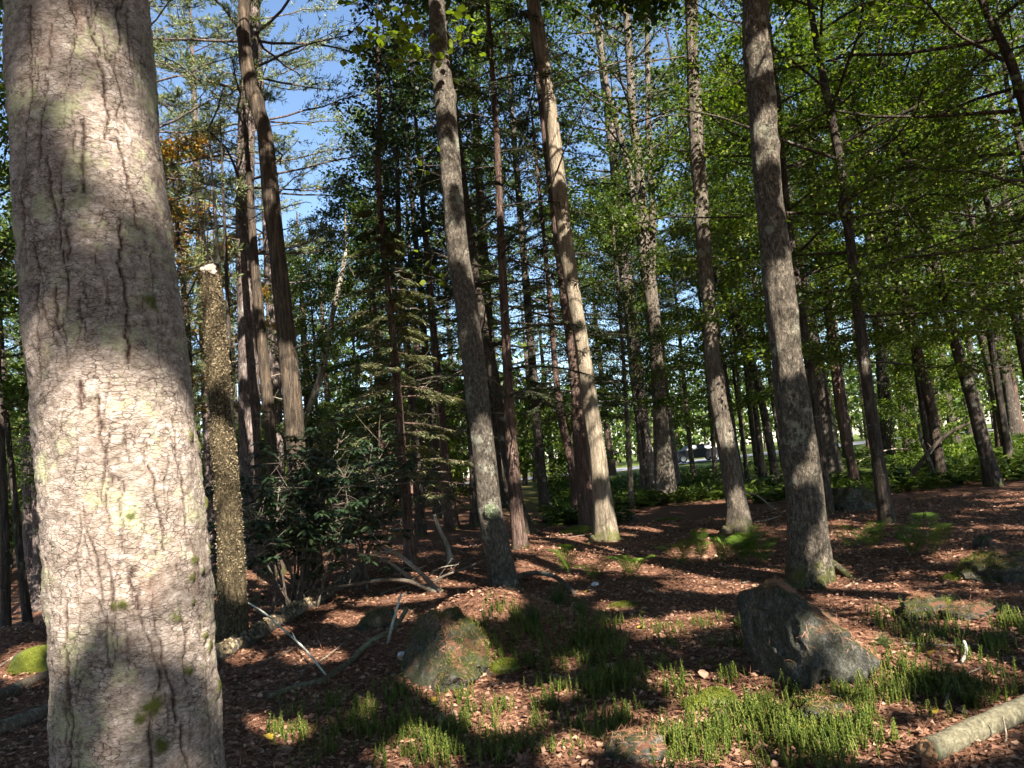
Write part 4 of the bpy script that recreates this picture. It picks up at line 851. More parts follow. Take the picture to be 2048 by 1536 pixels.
for nm, lb, pl, bk, cr, sc, Y0 in (("maple_tree", "dark branching trunk leaning in over the right edge under thick leaves", [(1965, 10, 13), (2018, 110, 17), (2048, 210, 19), (2110, 480, 22), (2190, 1000, 27)], 'dark', 'beech_a', 1.0, 12.0),
                                   ("maple_tree", "dark slender trunk rising out of the right edge", [(1955, 330, 10), (2000, 500, 13), (2030, 640, 13), (2052, 740, 14), (2085, 930, 17)], 'dark', 'beech_b', 1.3, 19.0),
                                   ("maple_tree", "dark slim trunk at the far left edge beside the near trunk", [(-10, 600, 12), (2, 880, 14), (10, 1060, 16), (12, 1255, 19)], 'dark', 'maple_c', 1.0, 12.5),
                                   ("maple_tree", "dark leaning trunk below the bank at the left edge", [(15, 860, 10), (30, 1000, 12), (42, 1130, 14), (56, 1245, 18)], 'dark', 'maple_c', 0.9, 14.0),
                                   ("maple_tree", "pale trunk leaning right through the green leaves behind the rhododendron", [(690, 520, 9), (667, 620, 11), (645, 740, 13), (622, 810, 14), (606, 850, 15), (596, 1060, 18)], 'pale', 'maple_c', 0.72, 20.0)):
    tree(nm, lb, pl, bk, 9 if sc < .8 else 13, (cr, sc), depth=Y0, nseg=16, dz=0.15)

# ---- trees that only the shade tells of: they stand round the viewer, out of the picture, and their crowns close the roof
for k, (x, y, ht, R) in enumerate(((5.0, 1.5, 17, 5.0), (2.6, -4.5, 17, 5.0), (8.5, -3.0, 18, 5.2), (-3.2, -3.5, 17, 4.8), (6.2, -9.0, 19, 5.2), (12.5, 2.5, 18, 5.2), (11.0, -10.0, 20, 5.4), (0.2, -10.5, 19, 5.2), (-5.5, 3.2, 16, 4.6), (10.6, 8.0, 18, 4.8), (14.2, -3.2, 20, 5.2), (-4.6, -8.5, 19, 5.0), (3.4, -8.6, 16, 4.4))):
    B = np.array([x, y, float(H(x, y))]); rel = np.array([[0, 0, -0.3, 0.26], [0, 0, 0.5, 0.2], [0.1, 0, ht * 0.5, 0.15], [0.1, 0.1, ht, 0.04]])
    root = thing("maple_tree", "tall maple standing outside the view whose leafy crown shades the clearing", "tree", B, "maples shading the clearing")
    obj("trunk", trunk_mesh("shade_trunk", rel, M['maple'], 16, 0.4, k), root)
    info = dict(root=root, B=B, ax=lambda z: np.array([0.1, 0.05, z]), top=ht, seed=k)
    carved_crown(info, 320 + k, 7.5 if k not in (0, 8) else 7.0, ht - 0.5, R, nl=34, tw=13, lpt=(60 if k in (1, 4, 7) else 44), L=0.18, W=0.155)

# ---- forest beyond
TR = {}
for key, rb, ht, bk in (('a', 0.24, 21, 'dark'), ('b', 0.16, 18, 'dark'), ('c', 0.10, 12, 'dark'), ('p', 0.24, 23, 'pine'), ('h', 0.2, 13.5, 'hemlock')):  # foliage shade on the far leafy trunks is put into the dark bark
    rr = np.random.default_rng(ord(key)); xs = rr.normal(0, 0.12, 6).cumsum()
    TR[key] = trunk_mesh("far_trunk_" + key, np.stack([xs, np.zeros(6), np.array([-0.4, 0.5, ht * .25, ht * .5, ht * .75, ht]), rb * np.array([1.4, 1.0, .9, .75, .5, .12])], -1), M[bk], 10, 0.5, ord(key), 0.04, 0.08, 0.3)
KINDS = {'maple_a': ('a', 'maple_tree', "leafy maple"), 'maple_b': ('b', 'maple_tree', "leafy maple"),
         'maple_c': ('c', 'maple_tree', "young leafy maple"), 'beech_a': ('c', 'beech_tree', "beech with flat yellow-green leaf layers"),
         'beech_b': ('c', 'beech_tree', "beech with flat yellow-green leaf layers"), 'hemlock_a': ('h', 'hemlock_tree', "dark feathery hemlock"),
         'hemlock_b': ('h', 'hemlock_tree', "dark feathery hemlock"), 'pine_a': ('p', 'pine_tree', "tall pine with pale needle tufts"),
         'pine_b': ('p', 'pine_tree', "tall pine with pale needle tufts"), 'orange': ('c', 'maple_tree', "small maple turning orange"),
         'bush': (None, 'shrub', "leafy green shrub"), 'dark_a': ('c', 'maple_tree', "small maple with leaves dark against the sky")}
FAR = []
MARKS = ((200, "pale near trunk"), (440, "broken mossy trunk"), (505, "tall dead-twigged pine"), (600, "crooked dark trunk"), (800, "small sunlit hemlock"), (940, "lichen-tufted trunk"), (1030, "reddish furrowed hemlock"), (1180, "sunlit tan trunk"),
         (1315, "many-stemmed tree"), (1445, "slender mossy-rooted trunk"), (1590, "stout moss-footed trunk"), (1705, "slim orange-footed trunk"), (1800, "sun-flecked pale pine"), (1920, "long leaning beech"), (2040, "dark right-hand trunks"))
def far_tree(x, y, key, sc, rot):
    tk, nm, base_lb = KINDS[key]; B = np.array([x, y, float(H(x, y))])
    if y > 12:
        px = project(B[None])[0][0]; mk = min(MARKS, key=lambda m: abs(m[0] - px))[1]
        lb = base_lb + (" close behind the " if y < 28 else " well behind the " if y < 42 else " far behind the ") + mk
    else: lb = base_lb + " standing outside the view"
    root = thing(nm, lb, "tree" if tk else "shrub", B, lb)
    if tk: obj("trunk", TR[tk], root, scale=(sc, sc, sc), rot=(0, 0, rot))
    limb, leaf, _ = PROTO[key]
    obj("branch_frame", limb, root, rot=(0, 0, rot), scale=sc); obj("crown", leaf, root, rot=(0, 0, rot), scale=sc)
    FAR.append((x, y))
def far_px(px, Y, key, sc, rot):
    p = at_y(px, 920, Y); far_tree(p[0], Y, key, sc, rot)
far_px(385, 18, 'orange', 0.95, 0.5); far_px(345, 24, 'orange', 1.1, 2.5); far_px(330, 22, 'pine_b', 1.0, 1.0); far_px(420, 26, 'pine_a', 0.95, 2.0); far_px(310, 15, 'pine_b', 0.85, 3.0)
far_px(800, 23, 'maple_c', 0.95, 1.2); far_px(640, 27, 'maple_c', 0.8, 2.2); far_px(580, 30, 'maple_c', 0.85, 0.2); far_px(830, 19, 'dark_a', 1.15, 2.4); far_px(860, 25, 'maple_b', 0.9, 4.0)
far_px(1090, 24, 'maple_b', 1.0, 0.9); far_px(1000, 27, 'maple_a', 1.0, 3.3); far_px(1345, 30, 'pine_a', 0.9, 1.0)
far_px(1640, 15, 'beech_b', 1.0, 2.0); far_px(1760, 13, 'beech_b', 1.05, 0.2); far_px(1860, 21, 'beech_a', 1.1, 1.5); far_px(2020, 23, 'beech_a', 1.1, 4.5); far_px(2150, 16, 'beech_a', 1.0, 5.0); far_px(1700, 25, 'beech_a', 1.2, 3.5)
for px_, Y_, key_, sc_, r_ in ((620, 31, 'hemlock_b', 1.0, 1), (690, 34, 'bush', 1.2, 2), (560, 36, 'bush', 1.3, 3), (770, 30, 'hemlock_b', 1.0, 4), (850, 33, 'hemlock_b', 1.05, 5), (930, 30, 'bush', 1.2, 1), (500, 33, 'bush', 1.3, 2), (990, 36, 'hemlock_b', 1.1, 3), (1090, 33, 'bush', 1.2, 4), (430, 36, 'bush', 1.2, 5), (660, 38, 'hemlock_b', 1.0, .5), (740, 26, 'bush', 1.0, 1.5)):
    far_px(px_, Y_, key_, sc_, r_)
for x, y, key, sc, rot in ((-10, -2, 'maple_b', 1, 0), (-12, 4, 'maple_a', 1, 1), (-9, -9, 'maple_a', 1, 2), (-15, -3, 'beech_a', 1.2, 3), (-6, -15, 'maple_a', 1, 4), (-2, -25, 'maple_a', .9, 1), (-13, -14, 'maple_b', 1.1, 5), (18, 5, 'beech_a', 1.2, 0), (16, 11, 'maple_b', 1, 3),
                           (21, -1, 'maple_c', 1.2, 2), (-14, 9, 'maple_b', 1, 5), (-8, 6, 'beech_b', .8, 1), (20, 10, 'maple_a', .9, 5), (-20, 3, 'maple_a', 1, 3), (-4, -22, 'maple_b', 1.2, 2), (22, -7, 'maple_c', 1.2, 4), (-18, -9, 'maple_a', 1, .5)):
    far_tree(x, y, key, sc, rot)
rf = np.random.default_rng(42); n_ = 0; tries = 0
while n_ < 84 and tries < 6000:
    tries += 1
    Y0 = 23 + 37 * rf.random() ** 1.1; px = rf.uniform(-150, 2200); p = at_y(px, 900, Y0)
    if any((p[0] - a) ** 2 + (Y0 - b) ** 2 < (2.4 + 0.02 * Y0) ** 2 for a, b in FAR): continue
    if 60 < Y0 - 0.05 * p[0] < 76: continue
    gap = (500 < px < 760) or (1130 < px < 1260) or (1400 < px < 1490)
    if 1360 < px < 1580 and Y0 > 32: continue
    if gap: key = rf.choice(['maple_c', 'hemlock_b', 'beech_b', 'bush']); sc = rf.uniform(0.75, 0.95) * (Y0 / 32)
    elif px < 520: key = rf.choice(['maple_b', 'pine_a', 'pine_b', 'maple_c', 'hemlock_b', 'bush']); sc = rf.uniform(0.8, 1.1)
    elif px < 1300: key = rf.choice(['maple_a', 'maple_b', 'hemlock_a', 'hemlock_b', 'pine_a', 'maple_c', 'bush']); sc = rf.uniform(0.85, 1.15)
    else: key = rf.choice(['beech_a', 'beech_b', 'maple_a', 'maple_b', 'beech_a', 'pine_a', 'hemlock_b', 'bush']); sc = rf.uniform(0.9, 1.2)
    far_tree(p[0], Y0, key, min(1.3, sc), rf.uniform(0, 6.28)); n_ += 1
# the wood beyond the road, one mass of leaves
def far_wood():
    r = np.random.default_rng(9); P = []; tr = []
    for k in range(260):
        a = r.uniform(-0.85, 0.75); d = r.uniform(84, 115) if a > 0.02 else r.uniform(46, 95); c = np.array([math.sin(a) * d, math.cos(a) * d, 0]); h = r.uniform(7, 13); R = r.uniform(2.2, 4.2)
        c[2] = float(H(c[0], c[1]))
        n = 210; q = norm(r.normal(0, 1, (n, 3))) * r.uniform(0.45, 1, (n, 1)) ** 0.5
        P.append(c + np.array([0, 0, h * 0.55]) + q * np.array([R, R, h * 0.48]))
        tr.append(np.stack([c + np.array([0, 0, -0.5]), c + np.array([0.1, 0, h * 0.4]), c + np.array([0, 0.1, h * 0.9])]))
    P = np.concatenate(P); n = len(P)
    V, Q = leaf_quads(P, r.normal(0, 1, (n, 3)), np.array([0, 0, 1.0]) + r.normal(0, 0.8, (n, 3)), r.uniform(0.35, 0.8, n), r.uniform(0.3, 0.6, n))
    g = Geo(); g.add(V, Q)
    o = obj("distant_wood", g.mesh("distant_wood", M['maple_leaf'], False)); o["kind"] = "stuff"; tag(o, "mass of sunlit green leaves of the wood beyond the road", "woodland")
    g2 = Geo(); g2.add(*tubes(np.array(tr), np.tile([[0.2, 0.15, 0.04]], (len(tr), 1)), 5, False))
    o2 = obj("trunk_mass", g2.mesh("distant_trunks", M['dark']), o); o2["kind"] = "stuff"
far_wood()

# ------------------------------------------------------------------ boulders and stones
def rock_mesh(name, size, seed, mat, lat=64, lon=96, cut=None, rough=0.16):
    th = np.linspace(0, PI, lat)[:, None]; ph = (np.arange(lon) * 2 * PI / lon)[None]
    d = np.stack([np.sin(th) * np.cos(ph), np.sin(th) * np.sin(ph), np.cos(th) + 0 * ph], -1)
    r = 1 + rough * 1.6 * vnoise(d * 1.6 + seed, seed) + rough * vnoise(d * 3.7, seed + 1) + rough * 0.35 * fbm(d * 9, seed + 2, 3)
    P = d * r[..., None]
    if cut:                                    # flat broken faces: (normal, offset)
        for nrm, off in cut:
            nn = np.array(nrm, float); nn /= np.linalg.norm(nn); e = P @ nn - off
            e2_ = np.clip(e, 0, None) * (0.94 + 0.1 * vnoise(P * 6, seed + 5)); P = P - e2_[..., None] * nn
    nn = norm(P); P = P + nn * (0.03 * fbm(P * 4.0 + 3, seed + 7, 4) + 0.015 * np.abs(vnoise(P * 9.0, seed + 8)) - 0.03 * sstep(.25, .6, np.abs(vnoise(P * np.array([3, 3, 7.0]), seed + 9))) * .5)[..., None] if cut else P
    P = P * np.array(size)
    i = np.arange(lat - 1)[:, None]; j = np.arange(lon)[None]; k = (j + 1) % lon
    Q = np.stack([i * lon + j, (i + 1) * lon + j, (i + 1) * lon + k, i * lon + k], -1).reshape(-1, 4)
    return mesh_np(name, P.reshape(-1, 3), Q, None, True, mat)
def fuzz(n, R, seed, hgt=0.012):
    """tiny upright moss blades over an ellipsoid cap, R = half sizes"""
    r = np.random.default_rng(seed); d = norm(r.normal(0, 1, (n, 3))); d[:, 2] = np.abs(d[:, 2])
    P = d * np.array(R); N = norm(d / np.array(R))
    D = N + r.normal(0, 0.5, (n, 3)); return leaf_quads(P * 0.97, D, r.normal(0, 1, (n, 3)), r.uniform(0.7, 1.6, n) * hgt, r.uniform(0.3, 0.5, n) * hgt)
def boulder(label, px, py, size, mat, seed, sink=0.35, rot=0.0, cut=None, dy=0.0, rough=0.16, name="boulder", lean=0.0):
    p = ground(px, py); p = p + np.array([0, size[1] * 0.6 + dy, 0]); p[2] = float(H(p[0], p[1])) + size[2] * (1 - 2 * sink)
    me = rock_mesh(name, size, seed, M[mat], cut=cut, rough=rough)
    o = obj(name, me, None, p, (0, lean, rot)); tag(o, label, "boulder" if name == "boulder" else "stone")
    if size[0] > 0.15 and p[1] < 9:                     # fallen needles caught on its upper side
        r = np.random.default_rng(seed); co = np.empty(len(me.vertices) * 3, np.float32); me.vertices.foreach_get("co", co); co = co.reshape(-1, 3)
        nr = np.empty(len(me.vertices) * 3, np.float32); me.vertices.foreach_get("normal", nr); nr = nr.reshape(-1, 3)
        k = np.where((nr[:, 2] > 0.35) & (vnoise(co * 4.0 + seed, 3) + 0.8 * (nr[:, 2] - 0.5) > -0.05))[0]
        if len(k):
            n = int(9000 * size[0] * size[1]) + 200; i = r.choice(k, n); D = r.normal(0, 1, (n, 3)); D -= (D * nr[i]).sum(1)[:, None] * nr[i] * 0.9
            P_ = co[i] + r.normal(0, 0.012, (n, 3)); P_ += nr[i] * 0.006; V, Q = leaf_quads(P_, D, nr[i] + r.normal(0, .2, (n, 3)), r.uniform(.04, .08, n), np.full(n, .002), .05)
            if mat == 'rock_moss':                      # dark moss in the hollows
                km = np.where((vnoise(co * 5.0 + seed * 2, 6) > 0.0) & (nr[:, 2] > -0.2))[0]
                if len(km):
                    m = 5000 if size[0] > .3 else 1200; q = r.choice(km, m); Vm, Qm = leaf_quads(co[q] + r.normal(0, .012, (m, 3)), nr[q] + r.normal(0, .55, (m, 3)), r.normal(0, 1, (m, 3)), r.uniform(.01, .028, m), r.uniform(.003, .006, m))
                    obj("moss_blades", mesh_np("moss_blades", Vm, Qm, None, False, M['mosscushion']), o, kind="stuff")
            obj("needle_cover", mesh_np("needle_cover", V, Q, None, False, M['needles']), o, kind="stuff")
    return o, p
boulder("upright grey boulder with steep dark left face and pine needles on its back", 1640, 1372, (0.44, 0.46, 0.42), 'rock', 4, 0.24, 0.0,
        [((-1, -0.40, 0.06), 0.46), ((0.66, -0.12, 0.74), 0.40), ((0.15, -1, 0.2), 0.72), ((-.2, .2, 1), .78)], rough=0.13)
LB, lbp = boulder("mossy boulder hump draped in pine needles, below the lichen trunk", 885, 1378, (0.36, 0.48, 0.40), 'rock_moss', 9, 0.30, 0.25, [((-0.8, -0.35, 0.5), 0.42), ((0.55, -0.5, 0.66), 0.50), ((0.2, -0.2, 0.95), .75)], rough=0.18)
boulder("low stone with bright moss among the clubmoss spikes", 1665, 1452, (0.17, 0.14, 0.10), 'rock_moss', 13, 0.4, name="stone")
boulder("pale mossy stone at the lower edge in front of tall clubmoss", 1275, 1525, (0.16, 0.13, 0.09), 'rock', 15, 0.35, name="stone")
boulder("knobby low stone crusted with pale lichen and moss", 1860, 1238, (0.20, 0.16, 0.13), 'rock_moss', 17, 0.35, name="stone")
boulder("flat sunlit stone beside the knobby lichen stone", 1945, 1240, (0.22, 0.14, 0.08), 'rock', 19, 0.4, name="stone")
boulder("small square mossy stone below the dead branches", 757, 1262, (0.20, 0.17, 0.16), 'rock_moss', 21, 0.35, name="stone")
boulder("rounded mossy boulder in deep shade behind the stout trunk", 1705, 1022, (0.52, 0.4, 0.36), 'rock_moss', 23, 0.4)
boulder("long mossy boulder cut off by the right edge", 2030, 1160, (0.40, 0.3, 0.20), 'rock_moss', 25, 0.4)
boulder("small round stone on sunlit needles behind the tan trunk", 1265, 1042, (0.14, 0.14, 0.13), 'rock', 27, 0.3, name="stone")
boulder("grey stone in the dark litter at the right edge", 1975, 1095, (0.12, 0.1, 0.09), 'rock', 29, 0.3, name="stone")
boulder("low grey stone far under the trees by the crossed sticks", 1855, 955, (0.30, 0.25, 0.2), 'rock', 31, 0.4, name="stone")
for lb, px, py, s_ in (("white quartz stone set in the mossy hump", 880, 1337, 0.052), ("pale stone on the dark side of the mossy hump", 805, 1315, 0.042), ("small white stone by the curved mossy root", 1190, 1172, 0.05)):
    p = ground(px, py)
    if s_ > 0.05 and px < 900: p = p + np.array([0.0, 0.02, 0.04])
    o = obj("stone", rock_mesh("stone", (s_, s_ * 0.7, s_ * 0.85), int(px), M['quartz'], 14, 18), None, p); tag(o, lb, "stone")
# ---- moss cushions
def cushion(label, px, py, R, seed, dz=0.0, dy=0.0):
    p = ground(px, py); p[1] += R[1] * 0.6 + dy; p[2] = float(H(p[0], p[1])) - 0.01 + dz
    root = thing("moss_cushion", label, "moss", p)
    obj("mound", rock_mesh("moss_mound", R, seed, M['mosscushion'], 18, 26, rough=0.10), root)
    V, Q = fuzz(int(min(5000, 2600 * max(0.5, R[0] * R[1] / 0.02))), [r_ * 1.02 for r_ in R], seed)
    obj("moss_blades", mesh_np("moss_blades", V, Q, None, False, M['mosscushion']), root, kind="stuff")
cushion("bright green moss cushion on the side of the needle-draped hump", 925, 1352, (0.125, 0.10, 0.17), 51, 0.02)
cushion("rounded bright moss cushion among the foreground clubmoss", 1440, 1412, (0.13, 0.11, 0.085), 52)
cushion("darker moss cushion left of the rounded bright one", 1395, 1420, (0.09, 0.09, 0.06), 53)
cushion("long sunlit moss ridge on the needle floor", 1250, 1218, (0.19, 0.10, 0.07), 54)
cushion("yellow-green moss patch before the low stone", 1640, 1470, (0.15, 0.12, 0.06), 55)
cushion("thin moss strip on the sunny needles beside the tan trunk", 1340, 1040, (0.35, 0.2, 0.06), 56)
cushion("dark moss cushion at the foot of the needle-draped hump", 1010, 1345, (0.13, 0.11, 0.07), 57)
cushion("mossy lump beside the dark red-brown hemlock foot", 1155, 1068, (0.36, 0.25, 0.16), 58)
cushion("mossy hummock below the bank at the left edge", 75, 1345, (0.35, 0.3, 0.2), 59)
cushion("small moss lump on the litter right of the stout trunk", 1920, 1160, (0.14, 0.1, 0.07), 60)

# ------------------------------------------------------------------ fallen wood
def catmull(P, n):
    P = np.asarray(P, float); t = np.linspace(0, len(P) - 1, n); i = np.clip(np.floor(t).astype(int), 0, len(P) - 2); f = (t - i)[:, None]
    a = P[np.clip(i - 1, 0, None)]; b = P[i]; c = P[i + 1]; d = P[np.clip(i + 2, None, len(P) - 1)]
    return 0.5 * (2 * b + (c - a) * f + (2 * a - 5 * b + 4 * c - d) * f * f + (3 * b - a - 3 * c + d) * f ** 3)
def stick_mesh(name, P, r0_, r1_, mat, seed=0, n=40, nseg=10, lump=0.15, spots=0.0):
    Q_ = catmull(P, n); rad = np.linspace(r0_, r1_, n); V, Q, T = tubes(Q_[None], rad[None], nseg)
    ctr = np.repeat(Q_, nseg, 0); body = V[:n * nseg]; d = body - ctr
    body = ctr + d * (1 + lump * vnoise(body * 14, seed) + lump * 0.7 * vnoise(body * 40, seed + 1))[:, None]
    V[:n * nseg] = body; return mesh_np(name, V, Q, T, True, M[mat])
def floor_pts(pts, lift):
    out = []
    for q in pts:
        p = ground(q[0], q[1]); p[2] += lift + (q[2] if len(q) > 2 else 0); out.append(p)
    return np.array(out)
def stick(label, pts, w0, w1, mat, name="fallen_branch", twigs=0, seed=0, cat="branch", n=40, nseg=10, Y=None, lump=0.15):
    """pts on the floor as pixels (px, py[, lift]); or at distance Y"""
    if Y is not None:                                  # the end lowest in view rests on the ground
        Ya, Yb = Y if hasattr(Y, '__len__') else (Y, Y); k = int(np.argmax([q[1] for q in pts])); gY = ground(pts[k][0], pts[k][1])[1]
        dY = gY - np.interp(k, [0, len(pts) - 1], [Ya, Yb]); Y = (Ya + dY, Yb + dY)
    P = floor_pts(pts, 0.0) if Y is None else np.array([at_y(q[0], q[1], Y if not hasattr(Y, '__len__') else np.interp(i_, [0, len(pts) - 1], Y)) for i_, q in enumerate(pts)])
    if Y is None: P[:, 2] += np.linspace(w0, w1, len(P)) * 0.6
    B = P[0].copy(); root = None
    rel = P - B
    if twigs:
        root = thing(name, label, cat, B); obj("stem", stick_mesh(name, rel, w0, w1, mat, seed, n, nseg, lump), root)
        r = np.random.default_rng(seed + 70); Q_ = catmull(rel, 60)
        for k in range(twigs):
            i = r.integers(8, 58); a = Q_[i]; t = norm(Q_[min(59, i + 1)] - Q_[i - 1]); d = norm(t * 0.7 + r.normal(0, 0.6, 3) + np.array([0, 0, 0.35])); L_ = r.uniform(0.15, 0.5)
            pp = np.array([a, a + d * L_ * 0.5 + r.normal(0, 0.02, 3), a + d * L_ + r.normal(0, 0.05, 3)]); ww = np.interp(i, [0, 59], [w0, w1])
            obj("twig", stick_mesh("twig", pp, ww * 0.45, 0.0025, mat, seed + k, 12, 5, 0.1), root)
    else:
        root = obj(name, stick_mesh(name, rel, w0, w1, mat, seed, n, nseg, lump), None, B); tag(root, label, cat)
    return root, P
stick("fallen log crusted with shaggy bracket fungus, lying past the broken trunk", [(425, 1330), (480, 1300), (540, 1262), (600, 1226), (660, 1192), (718, 1148, 0.05)], 0.085, 0.075, 'dead_dark', "fallen_log", 0, 1, "log", 90, 20, lump=0.35)
fl_pts = catmull(floor_pts([(425, 1330), (480, 1300), (540, 1262), (600, 1226), (660, 1192), (718, 1148)], 0.06), 60)
FL = bpy.data.objects["fallen_log"]
g = Geo(); r = np.random.default_rng(31); n = 620; ii = r.integers(0, 60, n)
a_ = r.uniform(0, PI, n); tdir = norm(np.gradient(fl_pts, axis=0))[ii]; sd = norm(np.cross(tdir, np.array([0, 0, 1.0])))
nn = sd * np.cos(a_)[:, None] + np.array([0, 0, 1.0]) * np.sin(a_)[:, None]
pp = fl_pts[ii] + nn * 0.07 + tdir * r.uniform(-0.05, 0.05, (n, 1)); V, Q = leaf_quads(pp - np.array(FL.location), nn + r.normal(0, 0.3, (n, 3)), tdir + r.normal(0, 0.4, (n, 3)), r.uniform(0.02, 0.05, n), r.uniform(0.03, 0.06, n))
obj("shelf_fungus", mesh_np("shelf_fungus", V, Q, None, False, M['flake']), FL, kind="stuff")
stick("long grey fallen branch with lichen, lying below the mossy hump", [(538, 1398), (590, 1382), (650, 1362), (700, 1328), (740, 1300, 0.04), (790, 1276, 0.08), (816, 1250, 0.14)], 0.028, 0.020, 'log', seed=2, n=60, nseg=12)
stick("thin whitish lichen-coated branch slanting down from behind the near trunk", [(415, 1236, .32), (470, 1248, .30), (520, 1265, .25), (565, 1292, .17), (610, 1322, .10), (652, 1360, .03)], 0.013, 0.008, 'lichen_wood', seed=3, twigs=3)
stick("upright lichen-spotted dead stick before the mossy hump", [(775, 1290, 0), (783, 1255, 0), (792, 1225, 0), (802, 1188, 0)], 0.018, 0.010, 'lichen_wood', seed=4, Y=7.0)
stick("thick pale dead branch sloping to the sunlit ground left of the lichen trunk", [(735, 1060), (760, 1090), (800, 1112), (840, 1145), (862, 1168), (885, 1185)], 0.030, 0.034, 'dead', seed=5, twigs=5, Y=(9.6, 8.4))
stick("second pale dead branch running beside the thick one", [(725, 1110), (770, 1120), (810, 1148), (848, 1178)], 0.022, 0.03, 'dead', seed=6, twigs=3, Y=(9.2, 8.3))
stick("dark curved dead branch arching to the mossy hump", [(560, 1150), (620, 1178), (690, 1172), (760, 1160), (820, 1163), (872, 1186)], 0.014, 0.030, 'dead_dark', seed=7, twigs=5, Y=(8.4, 8.0))
stick("long dark dead branch crossing over the sunlit patch", [(802, 1192), (842, 1176), (880, 1155), (930, 1136), (975, 1118)], 0.018, 0.012, 'dead_dark', seed=8, twigs=4, Y=(7.8, 8.8))
stick("curved mossy root lying right of the lichen trunk", [(1030, 1163, 0.03), (1065, 1160, 0.07), (1100, 1166, 0.08), (1130, 1178, 0.05), (1150, 1192, 0)], 0.036, 0.026, 'dead_dark', seed=9, n=50, nseg=12)
stick("dead log lying below the bank at the lower left", [(-60, 1425), (0, 1400), (60, 1372), (115, 1350)], 0.05, 0.045, 'dead_dark', "fallen_log", 0, 10, "log")
stick("mossy rotting log at the lower left corner", [(-60, 1490), (0, 1470), (60, 1448), (118, 1420)], 0.055, 0.05, 'dead_dark', "fallen_log", 0, 11, "log")
stick("thin dead stick on the bank at the lower left", [(-20, 1350), (30, 1318), (80, 1295)], 0.014, 0.008, 'dead', seed=12)
stick("forked dead stick propped up beside the bent trunk", [(1812, 968), (1832, 938), (1852, 912), (1890, 872), (1940, 845)], 0.075, 0.035, 'dead_dark', "dead_stick", 5, 13, Y=(19.5, 18.5))
stick("dead stick crossing the forked one", [(1874, 966), (1864, 935), (1852, 905), (1842, 878), (1836, 850)], 0.05, 0.03, 'dead_dark', "dead_stick", 4, 14, Y=(19.2, 18.8))
stick("level dead branch with bare twigs reaching to the crossed sticks", [(1700, 932), (1740, 912), (1775, 900), (1805, 898), (1848, 912)], 0.022, 0.045, 'dead', "dead_stick", 7, 15, Y=(17.5, 19))
stick("pale bare branch lying beside the slender grey-brown trunk", [(1490, 984), (1515, 992), (1536, 1008), (1548, 1020)], 0.016, 0.026, 'dead', seed=16, twigs=6, Y=(15.5, 15.0))
stick("pale dead branch on the dark litter right of the slender trunk", [(1508, 1046), (1540, 1040), (1562, 1032)], 0.02, 0.012, 'dead', seed=17)
stick("broken pale twig pile stem left of the stout rough trunk", [(1556, 985), (1562, 970), (1568, 960)], 0.02, 0.012, 'dead', seed=18, twigs=4, Y=(14.6, 14.6))
stick("thin twig with fine side shoots right of the stout rough trunk", [(1662, 1118), (1680, 1105), (1676, 1078), (1674, 1066)], 0.006, 0.003, 'dead', seed=19, twigs=4, Y=(8.6, 8.4))
stick("dead stick on the sunny litter right of the stout trunk", [(1690, 1178), (1720, 1160), (1748, 1140)], 0.014, 0.006, 'dead', seed=20)
stick("dark stick lying across the litter at the right", [(1760, 1130), (1840, 1150), (1920, 1175)], 0.010, 0.006, 'dead_dark', seed=21)
stick("straight thin stick among clubmoss right of the upright boulder", [(1810, 1304, .03), (1880, 1302, .03), (1960, 1303, .03)], 0.008, 0.006, 'dead_dark', seed=22)
stick("pale curved stick stub right of the upright boulder", [(1925, 1335, .02), (1935, 1322, .04), (1932, 1310, .08)], 0.012, 0.010, 'lichen_wood', seed=23)
stick("short dark stick on the floor behind the upright boulder", [(1484, 1170), (1508, 1162), (1530, 1156)], 0.016, 0.010, 'dead_dark', seed=24)
stick("thin pale twig curling below the tan trunk", [(1235, 1075), (1248, 1092), (1240, 1112), (1225, 1125)], 0.007, 0.004, 'dead', seed=25)
stick("thin stick standing on the bank beside the near trunk", [(55, 1240), (72, 1222), (86, 1212)], 0.012, 0.006, 'dead', seed=26, Y=(9.5, 9.5))
stick("slender leaning stick in the lower right corner", [(2008, 1500), (2012, 1470), (2005, 1432)], 0.008, 0.004, 'dead', seed=27, Y=(3.75, 3.75))
for k, (lb, pl, w0, w1, mt, Yv) in enumerate((("bare dark branch drooping out of the rhododendron", [(560, 1060), (590, 1100), (600, 1140), (640, 1175)], .012, .006, 'dead_dark', (8.8, 8.4)), ("bare grey branch hooking below the rhododendron", [(520, 1080), (545, 1120), (580, 1165), (620, 1180)], .012, .006, 'dead_dark', (8.6, 8.3)),
        ("long thin dark branch over the sunlit orange ground", [(650, 1070), (690, 1110), (720, 1150), (700, 1180)], .013, .006, 'dead_dark', (8.6, 8.4)), ("pale forked twig rising before the small hemlock", [(790, 1075), (830, 1045), (870, 1030), (890, 1022)], .011, .005, 'dead', (9.4, 9.6)), ("pale thin twig arching left of the small hemlock", [(770, 1010), (785, 1040), (810, 1050), (850, 1040)], .009, .004, 'dead', (9.3, 9.6)),
        ("bare twiggy branch beside the broken trunk", [(480, 1130), (510, 1110), (540, 1085), (575, 1075)], .010, .004, 'dead', (7.9, 8.2)), ("fine bare twigs below the broken trunk's middle", [(430, 1100), (460, 1125), (500, 1140), (530, 1165)], .009, .004, 'dead_dark', (7.2, 7.6)))):
    stick(lb, pl, w0, w1, mt, "bare_branch", 6, 140 + k, Y=Yv)
r = np.random.default_rng(61)
